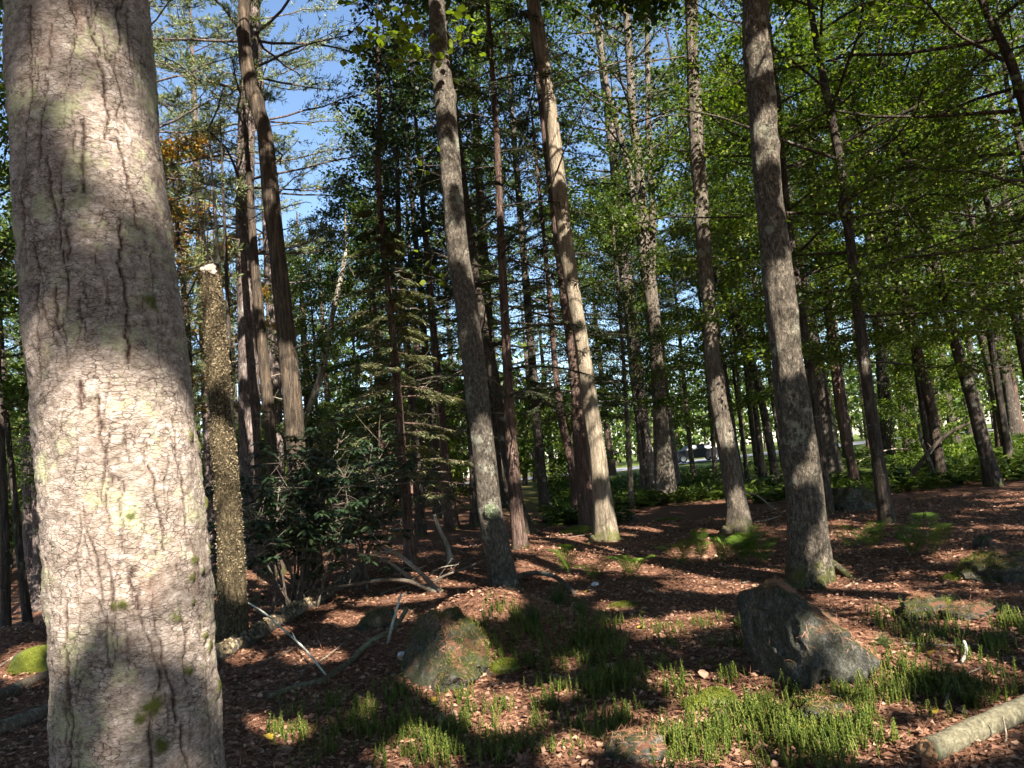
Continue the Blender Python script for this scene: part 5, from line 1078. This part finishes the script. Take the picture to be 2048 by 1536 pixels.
for k, (px, py) in enumerate(((1330, 985), (1350, 1000), (1310, 1010), (1220, 1000), (1100, 1085), (1000, 1080), (960, 1110), (1560, 1030), (1600, 1005), (930, 1100), (760, 1190), (700, 1285), (600, 1350), (820, 1215), (1790, 990), (1900, 985), (1980, 1010), (560, 1420), (1180, 1370), (1490, 1130), (1890, 1420), (500, 1340), (640, 1290))):
    p = ground(px, py); a = r.uniform(0, PI); L_ = r.uniform(0.25, 0.9); B = p.copy()
    P = np.array([p, p + np.array([math.cos(a) * L_ * .5, math.sin(a) * L_ * .5, 0]) + r.normal(0, .03, 3), p + np.array([math.cos(a) * L_, math.sin(a) * L_, 0])])
    P[:, 2] = H(P[:, 0], P[:, 1]) + 0.012 + np.array([0, 0.02, 0.03])
    o = obj("twig", stick_mesh("twig", P - B, r.uniform(.006, .012), .003, ('dead', 'dead_dark')[k % 2], k, 16, 6), None, B); tag(o, ("pale", "dark")[k % 2] + " dead twig lying on the leaf litter", "twig", ("pale", "dark")[k % 2] + " twigs on the litter")

# ---- the broken log in the lower right corner
a_ = ground(1862, 1528); b_ = ground(2048, 1452); dr = norm(b_ - a_); dr[2] = 0.015
P = np.array([a_ + np.array([0, 0, 0.045]) + dr * t for t in (0, 0.3, 0.7, 1.2, 1.8)]); B = P[0].copy()
LOG = thing("fallen_log", "grey-green barked log with a torn orange-brown end among the clubmoss", "log", B)
obj("bark", stick_mesh("log_bark", P - B, 0.056, 0.060, 'log', 5, 70, 28, 0.07), LOG)
sd = norm(np.cross(dr, np.array([0, 0, 1.0]))); upv = np.cross(sd, dr)
rr = np.linspace(0, 1, 10)[:, None]; an = (np.arange(28) * 2 * PI / 28)[None]
V = (sd * (rr * np.cos(an) * 0.055)[..., None] + upv * (rr * np.sin(an) * 0.055)[..., None])
V = V - dr * (0.004 + (0.05 * (1 - rr * 0.75) * (0.8 + 0.9 * vnoise(V * 38, 7)) + 0.012 * vnoise(V * 110, 9)))[..., None]
i = np.arange(9)[:, None]; j = np.arange(28)[None]; k = (j + 1) % 28
Q = np.stack([i * 28 + j, i * 28 + k, (i + 1) * 28 + k, (i + 1) * 28 + j], -1).reshape(-1, 4)
obj("torn_end", mesh_np("torn_end", V.reshape(-1, 3), Q, None, False, M['cut']), LOG)

# ------------------------------------------------------------------ litter, clubmoss, ferns, sedge
def near_points(n, seed, ymax=15.0, power=1.25, pxr=(-60, 2110)):
    """floor points, denser close by"""
    r = np.random.default_rng(seed); d = 2.0 + (ymax - 2.0) * r.random(n) ** power; px = r.uniform(*pxr, n)
    t = (px - 1024) / F_PX; x = t * d; return np.stack([x, d, H(x, d)], -1), r
def micro(P):
    near = np.exp(-np.hypot(P[:, 0], P[:, 1]) / 14); q = np.stack([P[:, 0], P[:, 1], P[:, 0] * 0], -1)
    return near * (0.025 * vnoise(q * 4.3, 21) + 0.012 * vnoise(q * 13, 22))
P, r = near_points(66000, 71, 17, 1.25); P[:, 2] += micro(P) + r.uniform(0.004, 0.022, len(P)); n = len(P)
D = r.normal(0, 1, (n, 3)); D[:, 2] *= 0.18; sz = r.uniform(0.012, 0.040, n) * (1 + 0.03 * P[:, 1])
V, Q = leaf_quads(P, D, np.array([0, 0, 1.0]) + r.normal(0, 0.35, (n, 3)), sz * 1.25, sz * 0.8, 0.25)
o = obj("leaf_litter", mesh_np("leaf_litter", V, Q, None, False, M['litter']), kind="stuff"); tag(o, "brown and reddish dead leaves strewn over the forest floor", "leaf litter")
P, r = near_points(60000, 72, 11, 1.3); P[:, 2] += micro(P) + r.uniform(0.004, 0.018, len(P)); n = len(P)
D = r.normal(0, 1, (n, 3)); D[:, 2] *= 0.12
V, Q = leaf_quads(P, D, np.array([0, 0, 1.0]) + r.normal(0, 0.2, (n, 3)), r.uniform(0.05, 0.11, n), np.full(n, 0.0028) + 0.0006 * P[:, 1], 0.05)
o = obj("needle_litter", mesh_np("needle_litter", V, Q, None, False, M['needles']), kind="stuff"); tag(o, "rust-coloured pine needles covering the forest floor", "pine needles")

def spike_proto(seed, h):
    r = np.random.default_rng(seed); g = Geo()
    g.add(*tubes(np.array([[[0, 0, -0.01], [0.004, 0, h * 0.5], [0.006, 0.004, h * 0.92]]]), np.array([[0.0045, 0.0045, 0.002]]), 3, False))
    m = 20; z = np.linspace(0.03, 1, m) * h * 0.96; a = np.arange(m) * 2.399; d = np.stack([np.cos(a), np.sin(a), np.full(m, 0.85)], -1)
    ll = 0.021 * (1 - 0.5 * (z / h) ** 3); V, Q = leaf_quads(np.stack([0.005 * z / h, 0.002 * z / h, z], -1), d, np.array([0, 0, 1.0]) + d * -0.5, ll, ll * 0.55, 0.1)
    g.add(V, Q); return np.concatenate(g.V), np.concatenate(g.Q)
SP = [spike_proto(k, h) for k, h in enumerate((0.09, 0.115, 0.14))]
def clubmoss():
    r = np.random.default_rng(81); V, Q, n0 = [], [], 0
    patches = []                         # px, py, rx, ry, count
    for q in ((1030, 1310, 140, 60, 220), (1160, 1290, 110, 60, 300), (1250, 1350, 100, 70, 260), (1130, 1400, 130, 50, 220), (1420, 1250, 70, 16, 60), (1360, 1260, 30, 14, 30),
              (1455, 1320, 40, 35, 55), (1360, 1380, 60, 50, 60), (1250, 1470, 90, 50, 90), (840, 1490, 110, 45, 230), (760, 1440, 90, 40, 90), (650, 1490, 120, 45, 70), (620, 1430, 90, 30, 50),
              (950, 1470, 90, 40, 110), (1400, 1500, 110, 45, 260), (1530, 1480, 110, 50, 300), (1640, 1500, 90, 40, 180), (1720, 1450, 80, 60, 220), (1690, 1390, 60, 40, 90), (1780, 1400, 80, 60, 180),
              (1850, 1380, 70, 50, 150), (1760, 1250, 60, 40, 60), (1900, 1270, 70, 25, 110), (2010, 1250, 60, 30, 110), (1980, 1330, 70, 50, 140), (1940, 1400, 60, 30, 80), (1580, 1420, 60, 40, 110),
              (1480, 1440, 70, 30, 120), (950, 1280, 60, 30, 60), (900, 1400, 50, 30, 50), (1030, 1240, 60, 25, 55), (1200, 1240, 80, 30, 90), (780, 1400, 50, 30, 60), (550, 1480, 60, 30, 30), (1000, 1500, 110, 40, 60),
              (1110, 1470, 110, 40, 80), (1830, 1290, 60, 20, 60)):
        patches.append(q)
    for px, py, rx, ry, c in patches:
        ncl = max(2, c // 9)
        for _ in range(ncl):
            cpx, cpy = px + r.normal(0, rx * 0.55), py + r.normal(0, ry * 0.55)
            if cpy < 1215 or cpy > 1640: continue
            b = ground(cpx, cpy)
            for k in range(int(r.integers(5, 13))):
                x, y = b[0] + r.normal(0, 0.05), b[1] + r.normal(0, 0.06)
                if (x - B[0]) * dr[1] * 1 - (y - B[1]) * dr[0] * 1 > -0.08 and (x - B[0]) * dr[1] - (y - B[1]) * dr[0] < 0.08 and x > B[0] - 0.1: continue
                sv, sq = SP[r.integers(0, 3)]; s_ = r.uniform(0.6, 1.1); a = r.uniform(0, 6.28); ca, sa = math.cos(a) * s_, math.sin(a) * s_
                lx, ly = r.normal(0, 0.13), r.normal(0, 0.13); z = sv[:, 2] * s_
                V.append(np.stack([sv[:, 0] * ca - sv[:, 1] * sa + x + lx * z, sv[:, 0] * sa + sv[:, 1] * ca + y + ly * z, z + float(H(x, y)) - 0.005], -1)); Q.append(sq + n0); n0 += len(sv)
    o = obj("clubmoss", mesh_np("clubmoss", np.concatenate(V), np.concatenate(Q), None, False, M['clubmoss']), kind="stuff")
    tag(o, "upright bristly green clubmoss spikes carpeting the foreground", "clubmoss"); print("clubmoss spikes", len(V))
clubmoss()

def frond(seed, L_=0.55, pairs=20):
    r = np.random.default_rng(seed); s = np.linspace(0, 1, 16); path = np.stack([L_ * (s - 0.12 * s ** 3) * 0.72, 0.02 * np.sin(s * 3 + seed), L_ * (0.78 * s - 0.42 * s ** 2.6)], -1)
    g = Geo(); g.add(*tubes(path[None], np.linspace(0.0028, 0.0008, 16)[None], 3, False))
    V_, Q_ = [], []
    for k in range(pairs):
        u = 0.16 + 0.84 * k / pairs; c = np.array([np.interp(u, s, path[:, i]) for i in range(3)]); t = norm(np.array([np.interp(min(1, u + .03), s, path[:, i]) for i in range(3)]) - c)
        ll = L_ * 0.24 * math.sin(PI * min(1, (0.12 + 0.88 * (1 - u)) * 0.9)) ** 0.8 + 0.01
        for sg in (-1, 1):
            d = norm(np.array([0, sg, 0]) + t * 0.38 + np.array([0, 0, -0.1])); V_.append((c, d, ll)); 
            for m in range(4):                        # lobes down each pinna
                f = (m + .6) / 5; 
                for s2 in (-1, 1): V_.append((c + d * ll * f, norm(t * s2 + d * 0.9), ll * 0.13 * (1.2 - f) + .003))
    Pp = np.array([v[0] for v in V_]); Dd = np.array([v[1] for v in V_]); Ww = np.array([v[2] for v in V_])
    V, Q = leaf_quads(Pp, Dd, np.tile([[0, 0, 1.0]], (len(Pp), 1)) + r.normal(0, .15, (len(Pp), 3)), Ww, np.minimum(Ww * 0.45, .013), 0.1); g.add(V, Q)
    return g.mesh("frond", M['fern'], False)
FR = [frond(k) for k in range(3)]
def fern(label, px, py, n, sc, seed, group=None, tall=0.0):
    r = np.random.default_rng(seed); p = ground(px, py); root = thing("fern", label, "fern", p, group)
    for k in range(n):
        a = k * 2 * PI / n + r.uniform(-.4, .4); obj("frond", FR[k % 3], root, (0, 0, -0.01), (0, -tall * r.uniform(0.1, 1.1), a), 1.3 * sc * r.uniform(0.75, 1.15))
fern("bright sunlit fern with two upright fronds before the tan trunk", 1140, 1150, 4, 0.9, 1, None, 0.85)
fern("low sunlit fern beside the bright upright one", 1190, 1160, 6, 0.75, 2, None, 0.2)
fern("shaded fern with fine fronds on the needle floor left of the sunlit pair", 1265, 1158, 6, 0.75, 3, None, 0.65)
fern("bright sunlit fern with arching fronds in the gap between grey trunks", 1365, 1132, 5, 0.75, 4, None, 0.6)
fern("brightest fern with a tall upright frond at the centre of the clearing", 1402, 1125, 5, 0.85, 5, None, 0.8)
for k, (px, py) in enumerate(((1445, 1128), (1488, 1124), (1530, 1128), (1508, 1110))):
    fern("dark green fern in the thick clump against the stout rough trunk", px, py, 6, 0.8, 10 + k, "ferns clumped by the stout trunk", 0.75)
fern("single arching frond fern in shade right of the stout trunk", 1705, 1100, 3, 0.9, 20, None, 0.4)
fern("dark spreading fern on the shaded litter right of the stout trunk", 1745, 1098, 6, 0.75, 21, None, 0.6)
fern("fern with lit fronds among bare twigs at the right", 1825, 1112, 6, 0.8, 22, None, 0.6)
fern("thin tall fern frond group farthest right in the clearing", 1868, 1105, 4, 1.05, 23, None, 0.5)
def fern_field():
    r = np.random.default_rng(91); P = []
    for a, b, c, d, n in ((1, 34, 24, 46, 6500), (6, 16, 18.5, 24, 2200), (0.2, 2.2, 17.5, 22, 900), (2.5, 6.5, 21.5, 26, 1000), (12, 36, 24, 46, 3000)):
        x, y = r.uniform(a, b, n), r.uniform(c, d, n); k = vnoise(np.stack([x * .5, y * .5, 0 * x], -1), 5) > -0.3; P.append(np.stack([x[k], y[k]], -1))
    P = np.concatenate(P); n = len(P); z = H(P[:, 0], P[:, 1]); bp = np.c_[P, z]
    Pl = np.repeat(bp, 4, 0) + r.normal(0, .12, (n * 4, 3)) * np.array([1, 1, 0]); m = len(Pl); Pl[:, 2] += r.uniform(0.02, 0.28, m)
    D = r.normal(0, 1, (m, 3)); D[:, 2] = r.uniform(-.2, .6, m)
    V, Q = leaf_quads(Pl, D, np.array([0, 0, 1.0]) + r.normal(0, .4, (m, 3)), r.uniform(.18, .42, m), r.uniform(.05, .10, m), 0.1, 0.2)
    o = obj("fern_field", mesh_np("fern_field", V, Q, None, False, M['far_fern']), kind="stuff"); tag(o, "low green ferns covering the ground between the far trunks", "ferns")
fern_field()
def tuft(label, px, py, n, L_, seed, mat='sedge', cat="sedge", name="sedge_tuft"):
    r = np.random.default_rng(seed); p = ground(px, py); a = r.uniform(0, 6.28, n); t = r.uniform(.15, 1.0, n); ll = L_ * r.uniform(.6, 1.1, n)
    u = np.linspace(0, 1, 6)[None]; hx = (ll * np.sin(t))[:, None] * u ** 1.3; hz = (ll * np.cos(t))[:, None] * u - (ll * 0.35)[:, None] * u ** 3 * t[:, None]
    path = np.stack([np.cos(a)[:, None] * hx + r.normal(0, .015, n)[:, None], np.sin(a)[:, None] * hx + r.normal(0, .015, n)[:, None], hz], -1)
    V, Q, _ = tubes(path, np.tile(np.linspace(.0018, .0006, 6)[None], (n, 1)), 3, False)
    o = obj(name, mesh_np(name, V, Q, None, False, M[mat]), None, p); tag(o, label, cat)
tuft("large dark sedge clump behind the foreground clubmoss", 1120, 1215, 260, 0.30, 1); tuft("sedge clump right of the large dark one", 1165, 1235, 120, 0.24, 2)
tuft("sedge clump between the hump and the large dark one", 1070, 1250, 140, 0.24, 3)
tuft("pine seedling tuft standing right of the upright boulder", 1910, 1215, 150, 0.14, 4, 'sedge', "seedling", "pine_seedling")
tuft("fine pine seedling tuft at the right edge by lit clubmoss", 2000, 1290, 150, 0.14, 5, 'sedge', "seedling", "pine_seedling")
tuft("small seedling tuft at the foot of the upright boulder's right side", 1770, 1300, 90, 0.11, 6, 'sedge', "seedling", "pine_seedling")
tuft("small seedling tuft beside the pale stone at the lower edge", 1200, 1480, 100, 0.12, 7, 'sedge', "seedling", "pine_seedling")
tuft("grassy tuft on the flank of the mossy hump", 830, 1330, 120, 0.2, 8); tuft("grassy tuft hanging below the mossy hump", 800, 1390, 100, 0.18, 9)

# ---- single fallen leaves that stand out
def fallen(seed, s_):
    r = np.random.default_rng(seed); t = np.linspace(0, 1, 7); w = np.array([0.02, .55, .9, 1.0, .8, .45, .02]) * 0.33 * s_
    V = []; 
    for k in range(7): zc = 0.10 * s_ * math.sin(t[k] * 3) * r.uniform(.5, 1); V += [(t[k] * s_, -w[k], zc + .18 * w[k] * r.uniform(.2, 1.6)), (t[k] * s_, 0, zc), (t[k] * s_, w[k], zc + .18 * w[k] * r.uniform(.2, 1.6))]
    Q = []
    for k in range(6): Q += [(3 * k, 3 * k + 1, 3 * k + 4, 3 * k + 3), (3 * k + 1, 3 * k + 2, 3 * k + 5, 3 * k + 4)]
    return np.array(V), np.array(Q)
FM = {}
for mk in ('yellow_fallen', 'tan_fallen', 'green_fallen'):
    FM[mk] = [mesh_np("fallen_leaf_" + mk, *fallen(k * 5 + len(mk), 0.085 + 0.012 * k), None, False, M[mk]) for k in range(3)]
r = np.random.default_rng(66)
for mk, lb, grp, pts in (('yellow_fallen', "bright yellow fallen leaf on the forest floor", "yellow fallen leaves", [(1280, 1232), (1275, 1262), (865, 1405), (1172, 1187), (550, 1490), (1880, 1370), (1870, 1425), (1810, 1275), (1865, 1310), (993, 1178), (1530, 1170), (560, 1500), (1680, 1360), (1215, 1500), (1570, 1330)]),
                         ('tan_fallen', "curled tan fallen leaf on the forest floor", "tan fallen leaves", [(955, 1290), (1058, 1290), (1062, 1308), (805, 1330), (1342, 1218), (1410, 1365), (1370, 1358), (1212, 1340), (1920, 1340), (1895, 1355), (1820, 1315), (1205, 1490), (1640, 1503), (1500, 1350), (1000, 1400), (1090, 1420), (920, 1440), (700, 1470), (750, 1500), (620, 1450), (580, 1500), (1300, 1420), (1540, 1360), (1990, 1250), (1440, 1210), (1310, 1190), (660, 1400), (1960, 1350), (1130, 1480), (880, 1460)]),
                         ('green_fallen', "green fallen leaf lying on the needles below the hump", "green fallen leaf", [(875, 1420)])):
    for k, (px, py) in enumerate(pts):
        p = ground(px, py); p[2] += 0.018 + float(micro(p[None])[0]); o = obj("fallen_leaf", FM[mk][k % 3], None, p, (r.uniform(-.4, .4), r.uniform(-.5, .2), r.uniform(0, 6.28)), r.uniform(.7, 1.05)); tag(o, lb, "leaf", grp)

# ------------------------------------------------------------------ rhododendron
def rhododendron(label, pxs, seed, mat='rhodo_leaf'):
    r = np.random.default_rng(seed); base = ground(*pxs[0][:2]); base = base.copy(); root = thing("rhododendron", label, "shrub", base)
    Y0 = base[1]; stems = []; tips = []
    for px, py, dy in pxs[1:]:
        e = at_y(px, py, Y0 + dy); m = 0.5 * (base + e) + r.normal(0, .12, 3); m[2] += 0.1
        path = catmull(np.array([base + r.normal(0, .12, 3) * [1, 1, 0], m, e]), 8); stems.append((path - base, 0.018))
        for k in range(16):
            s = r.uniform(.6, 1.0); a = path[min(7, int(s * 7))]; d = norm(r.normal(0, 1, 3) * [1, 1, .6] + [0, 0, .2]); e2_ = a + d * r.uniform(.2, .95)
            stems.append((np.linspace(a, e2_, 8) - base + np.sin(np.linspace(0, 3, 8))[:, None] * r.normal(0, .02, 3), .006)); tips.append((e2_, d))
    g = Geo(); g.add(*tubes(np.array([s[0] for s in stems]), np.array([s[1] * np.linspace(1, .4, 8) for s in stems]), 5, False)); obj("stems_frame", g.mesh("rhodo_stems", M['dead_dark']), root)
    P, D, N = [], [], []
    for e, d in tips:
        for w in range(2):
            q = e - d * 0.07 * w; az = r.uniform(0, 6.28)
            for k in range(8):
                a = az + k * 2 * PI / 8 + r.normal(0, .15); v = np.array([math.cos(a), math.sin(a), r.uniform(-.55, .1)]); P.append(q); D.append(v); N.append(np.array([0, 0, 1]) + r.normal(0, .25, 3))
    P = np.array(P) - base; D = norm(np.array(D)); N = np.array(N); n = len(P); L_ = r.uniform(.09, .16, n); W_ = L_ * .30
    side = norm(np.cross(N, D)); up = np.cross(D, side); V = np.zeros((n, 8, 3)); 
    for i_, (f, w, z) in enumerate(((0, 0, 0), (.3, .5, .06), (.7, .48, .02), (1, 0, -.10), (.7, -.48, .02), (.3, -.5, .06), (.3, 0, 0), (.7, 0, -.04))):
        V[:, i_] = P + D * (L_ * f)[:, None] + side * (W_ * w)[:, None] + up * (L_ * z)[:, None]
    b = (np.arange(n) * 8)[:, None]; Q = np.concatenate([b + np.array([0, 6, 1, 1])[None]]) ; 
    Q4 = np.concatenate([b + np.array([6, 7, 2, 1]), b + np.array([5, 4, 7, 6])]); T3 = np.concatenate([b + np.array([0, 6, 1]), b + np.array([0, 5, 6]), b + np.array([7, 3, 2]), b + np.array([4, 3, 7])])
    obj("foliage", mesh_np("rhodo_leaves", V.reshape(-1, 3), Q4, T3, True, M[mat]), root)
rhododendron("sprawling dark glossy rhododendron in front of the crooked dark trunk", [(590, 1222), (460, 1000, -.2), (480, 940, 0), (500, 1020, -.4), (560, 960, -.2), (520, 980, 0.1), (600, 930, 0), (650, 900, .2), (700, 930, .1), (720, 980, 0), (660, 990, -.3), (600, 1010, -.5), (560, 1040, -.6), (745, 890, .3), (760, 950, .2), (640, 950, -.1), (690, 860, .4), (510, 1060, -.5), (700, 1030, -.2), (620, 870, .3)], 3)
rhododendron("smaller rhododendron clump right of the sprawling one by the small hemlock", [(730, 1180), (740, 1000, 0.6), (770, 930, .5), (720, 900, .7), (790, 1000, .6), (700, 960, .8), (670, 1000, .6), (760, 860, .9)], 4)

# ------------------------------------------------------------------ bough, dead side branches, fungus, lichen tuft
def bough(info, start, ends, leafm, seed, nleaf, L_=0.115):
    """a leafy bough on a trunk, every leaf a piece of its own"""
    r = np.random.default_rng(seed); b = obj("bough", None, info['root']); 
    P0 = np.array(start); paths = []; leaves = []
    for e in ends:
        e = np.array(e); m = .5 * (P0 + e) + r.normal(0, .1, 3); pth = catmull(np.array([P0, m, e]), 10); paths.append((pth, .009))
        for k in range(7):
            i = r.integers(3, 10); d = norm((e - P0) * .5 / np.linalg.norm(e - P0) + r.normal(0, .6, 3)); ll = r.uniform(.2, .5); tw = pth[i] + d * np.linspace(0, 1, 10)[:, None] * ll; tw[:, 2] -= .12 * np.linspace(0, 1, 10) ** 2 * ll; paths.append((tw, .0035)); leaves.append(tw)
    g = Geo(); g.add(*tubes(np.array([p[0] for p in paths]) - info['B'], np.array([p[1] * np.linspace(1, .35, 10) for p in paths]), 4, False)); me = g.mesh("bough", M['dark'])
    COL.objects.unlink(b); bpy.data.objects.remove(b); b = obj("bough", me, info['root'])
    lm = []
    for k in range(4):
        V, Q = fallen(40 + k, L_); V[:, 2] *= .5; V[:, 1] *= 1.25; lm.append(mesh_np("bough_leaf", V, Q, None, False, M[leafm]))
    for k in range(nleaf):
        tw = leaves[k % len(leaves)]; i = r.integers(2, 10); o = obj("leaf", lm[k % 4], b, tw[i] - info['B'] + r.normal(0, .012, 3), (r.normal(0, .5), r.uniform(-.1, .7), r.uniform(0, 6.28)), r.uniform(.75, 1.25))
y0 = C_['B'][1]
bough(C_, at_y(872, 118, y0), [at_y(780, 60, y0 - 1.2), at_y(720, 100, y0 - .8), at_y(820, 20, y0 - 1.4), at_y(740, 20, y0 - 1.0), at_y(690, 40, y0 - .6), at_y(800, 110, y0 - .9)], 'yellow_leaf', 5, 150)
bough(C_, at_y(890, 60, y0), [at_y(920, 30, y0 - .7), at_y(935, 45, y0 - .4)], 'yellow_leaf', 6, 26)
bough(C_, at_y(915, 545, y0), [at_y(880, 560, y0 - .5), at_y(865, 510, y0 - .3)], 'yellow_leaf', 7, 14, 0.09)
bough(C_, at_y(890, 330, y0), [at_y(855, 300, y0 - .5), at_y(862, 345, y0 - .3)], 'yellow_leaf', 8, 8, 0.09)
def side_branches(info, z0, z1, n, lmin, lmax, seed, mat='dead_dark', droop=-.12, r0_=.011, twig=3):
    r = np.random.default_rng(seed)
    for k in range(n):
        z = r.uniform(z0, z1); a = r.uniform(0, 6.28); c = info['ax'](z); L_ = r.uniform(lmin, lmax); d = np.array([math.cos(a), math.sin(a), r.uniform(-.1, .35)]); s = np.linspace(0, 1, 9)[:, None]
        p = c + d * L_ * s + np.array([0, 0, droop]) * L_ * s ** 2 + r.normal(0, .015, (9, 3)).cumsum(0) * s * L_; g = Geo(); g.add(*tubes(p[None], (r0_ * L_ / 1.5 * np.linspace(1, .25, 9) + .003)[None], 5, False))
        for m in range(twig):
            i = r.integers(3, 8); dd = norm(d + r.normal(0, .6, 3)); g.add(*tubes((p[i] + dd * np.linspace(0, r.uniform(.15, .5), 5)[:, None] + r.normal(0, .01, (5, 3)))[None], np.linspace(.005, .002, 5)[None], 4, False))
        obj("dead_branch", g.mesh("dead_branch", M[mat]), info['root'])
side_branches(T2, 3.5, 10.5, 34, .7, 2.4, 1, 'dead'); side_branches(H2, 1.6, 7, 14, .6, 1.9, 2); side_branches(H1, 1.0, 5.5, 12, .3, .9, 3, 'dead'); side_branches(E_, 5.0, 9.5, 6, .8, 2.0, 4); side_branches(D_, 6.5, 10, 6, .8, 2.2, 5, 'dead'); side_branches(F_, 4.6, 6.5, 2, .5, 1.0, 6)
side_branches(T3, 3.4, 7.0, 6, .4, 1.2, 7)
# shaggy flakes over the mossy broken trunk
r = np.random.default_rng(88); n = 9000; z = r.uniform(0.0, T1['top'] - .05, n); a = r.uniform(0, 6.28, n); ax_ = np.stack([T1['ax'](q) for q in z]); rd = np.array([T1['rad'](q) for q in z]) * 1.03
d = np.stack([np.cos(a), np.sin(a), 0 * a], -1); V, Q = leaf_quads(ax_ + d * rd[:, None], d * .35 + r.normal(0, .8, (n, 3)), d + r.normal(0, .3, (n, 3)), r.uniform(.008, .03, n), r.uniform(.006, .018, n), .1)
obj("bark_flakes", mesh_np("bark_flakes", V, Q, None, False, M['flake']), T1['root'], kind="stuff")
# broken top of the mossy trunk: pale wood and shoots
tp = T1['ax'](T1['top']); 
for k, (dx, dz_, s_) in enumerate(((.03, -.04, .055), (-.03, -.06, .045), (.05, -.09, .04))):
    obj("pale_wood", rock_mesh("pale_wood", (s_, s_ * .8, s_ * .9), 70 + k, M['fungus'], 14, 18, rough=.25), T1['root'], tp + np.array([dx, -.07, dz_]))
for k in range(6):
    r = np.random.default_rng(200 + k); q = np.array([tp + [r.normal(0, .04), 0, -.05], tp + [r.normal(0, .08), r.normal(0, .05), .4], tp + [r.normal(-.06, .12), r.normal(0, .1), r.uniform(.7, 1.5)]]); obj("shoot", stick_mesh("shoot", q, .010, .003, 'dead', k, 16, 5), T1['root'])
# round lichen tuft on the lichen trunk, with shaggy blades
lc = at_y(983, 1022, y0) - C_['B']; lc[1] -= .16
LT = obj("lichen_tuft", rock_mesh("lichen_tuft", (.075, .05, .085), 5, M['lichen_tuft'], 16, 22, rough=.2), C_['root'], lc)
r = np.random.default_rng(12); d = norm(r.normal(0, 1, (900, 3))); V, Q = leaf_quads(d * np.array([.072, .048, .08]), d + r.normal(0, .5, (900, 3)), r.normal(0, 1, (900, 3)), r.uniform(.012, .028, 900), r.uniform(.006, .012, 900)); obj("lichen_blades", mesh_np("lichen_blades", V, Q, None, False, M['lichen_tuft']), LT, kind="stuff")
# mossy roots
def root_arm(info, pts, w0, w1, mat, seed):
    P = floor_pts(pts, 0.0) - info['B']; obj("root", stick_mesh("root", P, w0, w1, mat, seed, 24, 12, .12), info['root'])
root_arm(E_, [(1470, 1050, .16), (1455, 1062, .08), (1436, 1078, -.05)], .09, .04, 'maple', 1); root_arm(E_, [(1490, 1050, .12), (1505, 1058, -.05)], .08, .04, 'maple', 2)
root_arm(F_, [(1635, 1140, .22), (1640, 1165, .08), (1645, 1185, -.05)], .075, .045, 'maple_lichen', 3); root_arm(F_, [(1660, 1140, .1), (1690, 1152, .02), (1720, 1165, -.05)], .06, .03, 'maple_lichen', 4); root_arm(F_, [(1600, 1150, .1), (1570, 1160, -.05)], .07, .04, 'maple_lichen', 5)
root_arm(D_, [(1225, 1072, .1), (1250, 1085, -.04)], .07, .03, 'maple_plain', 6); root_arm(D_, [(1195, 1075, .1), (1175, 1088, -.05)], .08, .04, 'maple_plain', 7)

# ------------------------------------------------------------------ the dark car on the far road
def car():
    cx = at_y(1392, 905, 66)[0]; Y0 = 68.5 + .05 * cx - 3.0; z0 = float(max(H(cx, Y0 - 2.5), H(cx, Y0 + 3), H(cx, Y0 + 8.5))) + .062
    root = thing("car", "dark car on the bright road glimpsed between distant trunks", "car", (cx, Y0, z0), None, math.atan(.05))
    prof = [(-2.2, .45), (-2.25, .75), (-2.1, .95), (-1.2, 1.02), (-.55, 1.45), (.9, 1.5), (1.7, 1.05), (2.15, .95), (2.25, .6), (2.2, .35), (1.75, .3), (-1.75, .3)]
    n = len(prof); V = [(x, -.88 + (.12 if z > 1.2 else 0), z) for x, z in prof] + [(x, .88 - (.12 if z > 1.2 else 0), z) for x, z in prof]
    Q = [(i, (i + 1) % n, n + (i + 1) % n, n + i) for i in range(n)]; me = bpy.data.meshes.new("car_body"); me.from_pydata(V, [], [tuple(q) for q in Q] + [tuple(range(n))[::-1], tuple(range(n, 2 * n))]); me.materials.append(M['car']); obj("body", me, root)
    for s_ in (-1, 1):
        for x in (-1.35, 1.38):
            g = Geo(); a = np.arange(20) * 2 * PI / 20; ring = np.stack([np.cos(a), 0 * a, np.sin(a)], -1); prf = ((.22, -.10), (.31, -.11), (.33, -.06), (.33, .06), (.31, .11), (.22, .10)); V = np.concatenate([ring * r_ + [0, y_, 0] for r_, y_ in prf]); i = np.arange(5)[:, None]; j = np.arange(20)[None]; k = (j + 1) % 20
            w = obj("wheel", mesh_np("tyre", V, np.stack([i * 20 + j, i * 20 + k, (i + 1) * 20 + k, (i + 1) * 20 + j], -1).reshape(-1, 4), None, True, M['tyre']), root, (x, s_ * .82, .33))
            V = np.concatenate([[[0, s_ * .07, 0]], ring * .22 + [0, s_ * .09, 0]]); obj("rim", mesh_np("rim", V, None, [(0, 1 + a, 1 + (a + 1) % 20) for a in range(20)], False, M['rim']), w)
        for x0, x1 in ((-.95, -.05), (.05, 1.1)):
            yb, yt = s_ * .885, s_ * .775; obj("window", mesh_np("window", [(x0, yb, 1.08), (x1 + .2, yb, 1.08), (x1 - .1, yt, 1.40), (x0 + .4 if x0 < -.5 else x0, yt, 1.40)], [(0, 1, 2, 3)], None, False, M['glass']), root)
        obj("headlight", rock_mesh("headlight", (.06, .16, .07), 3, M['lamp'], 8, 10, rough=0), root, (-2.2, s_ * .62, .78))
car()
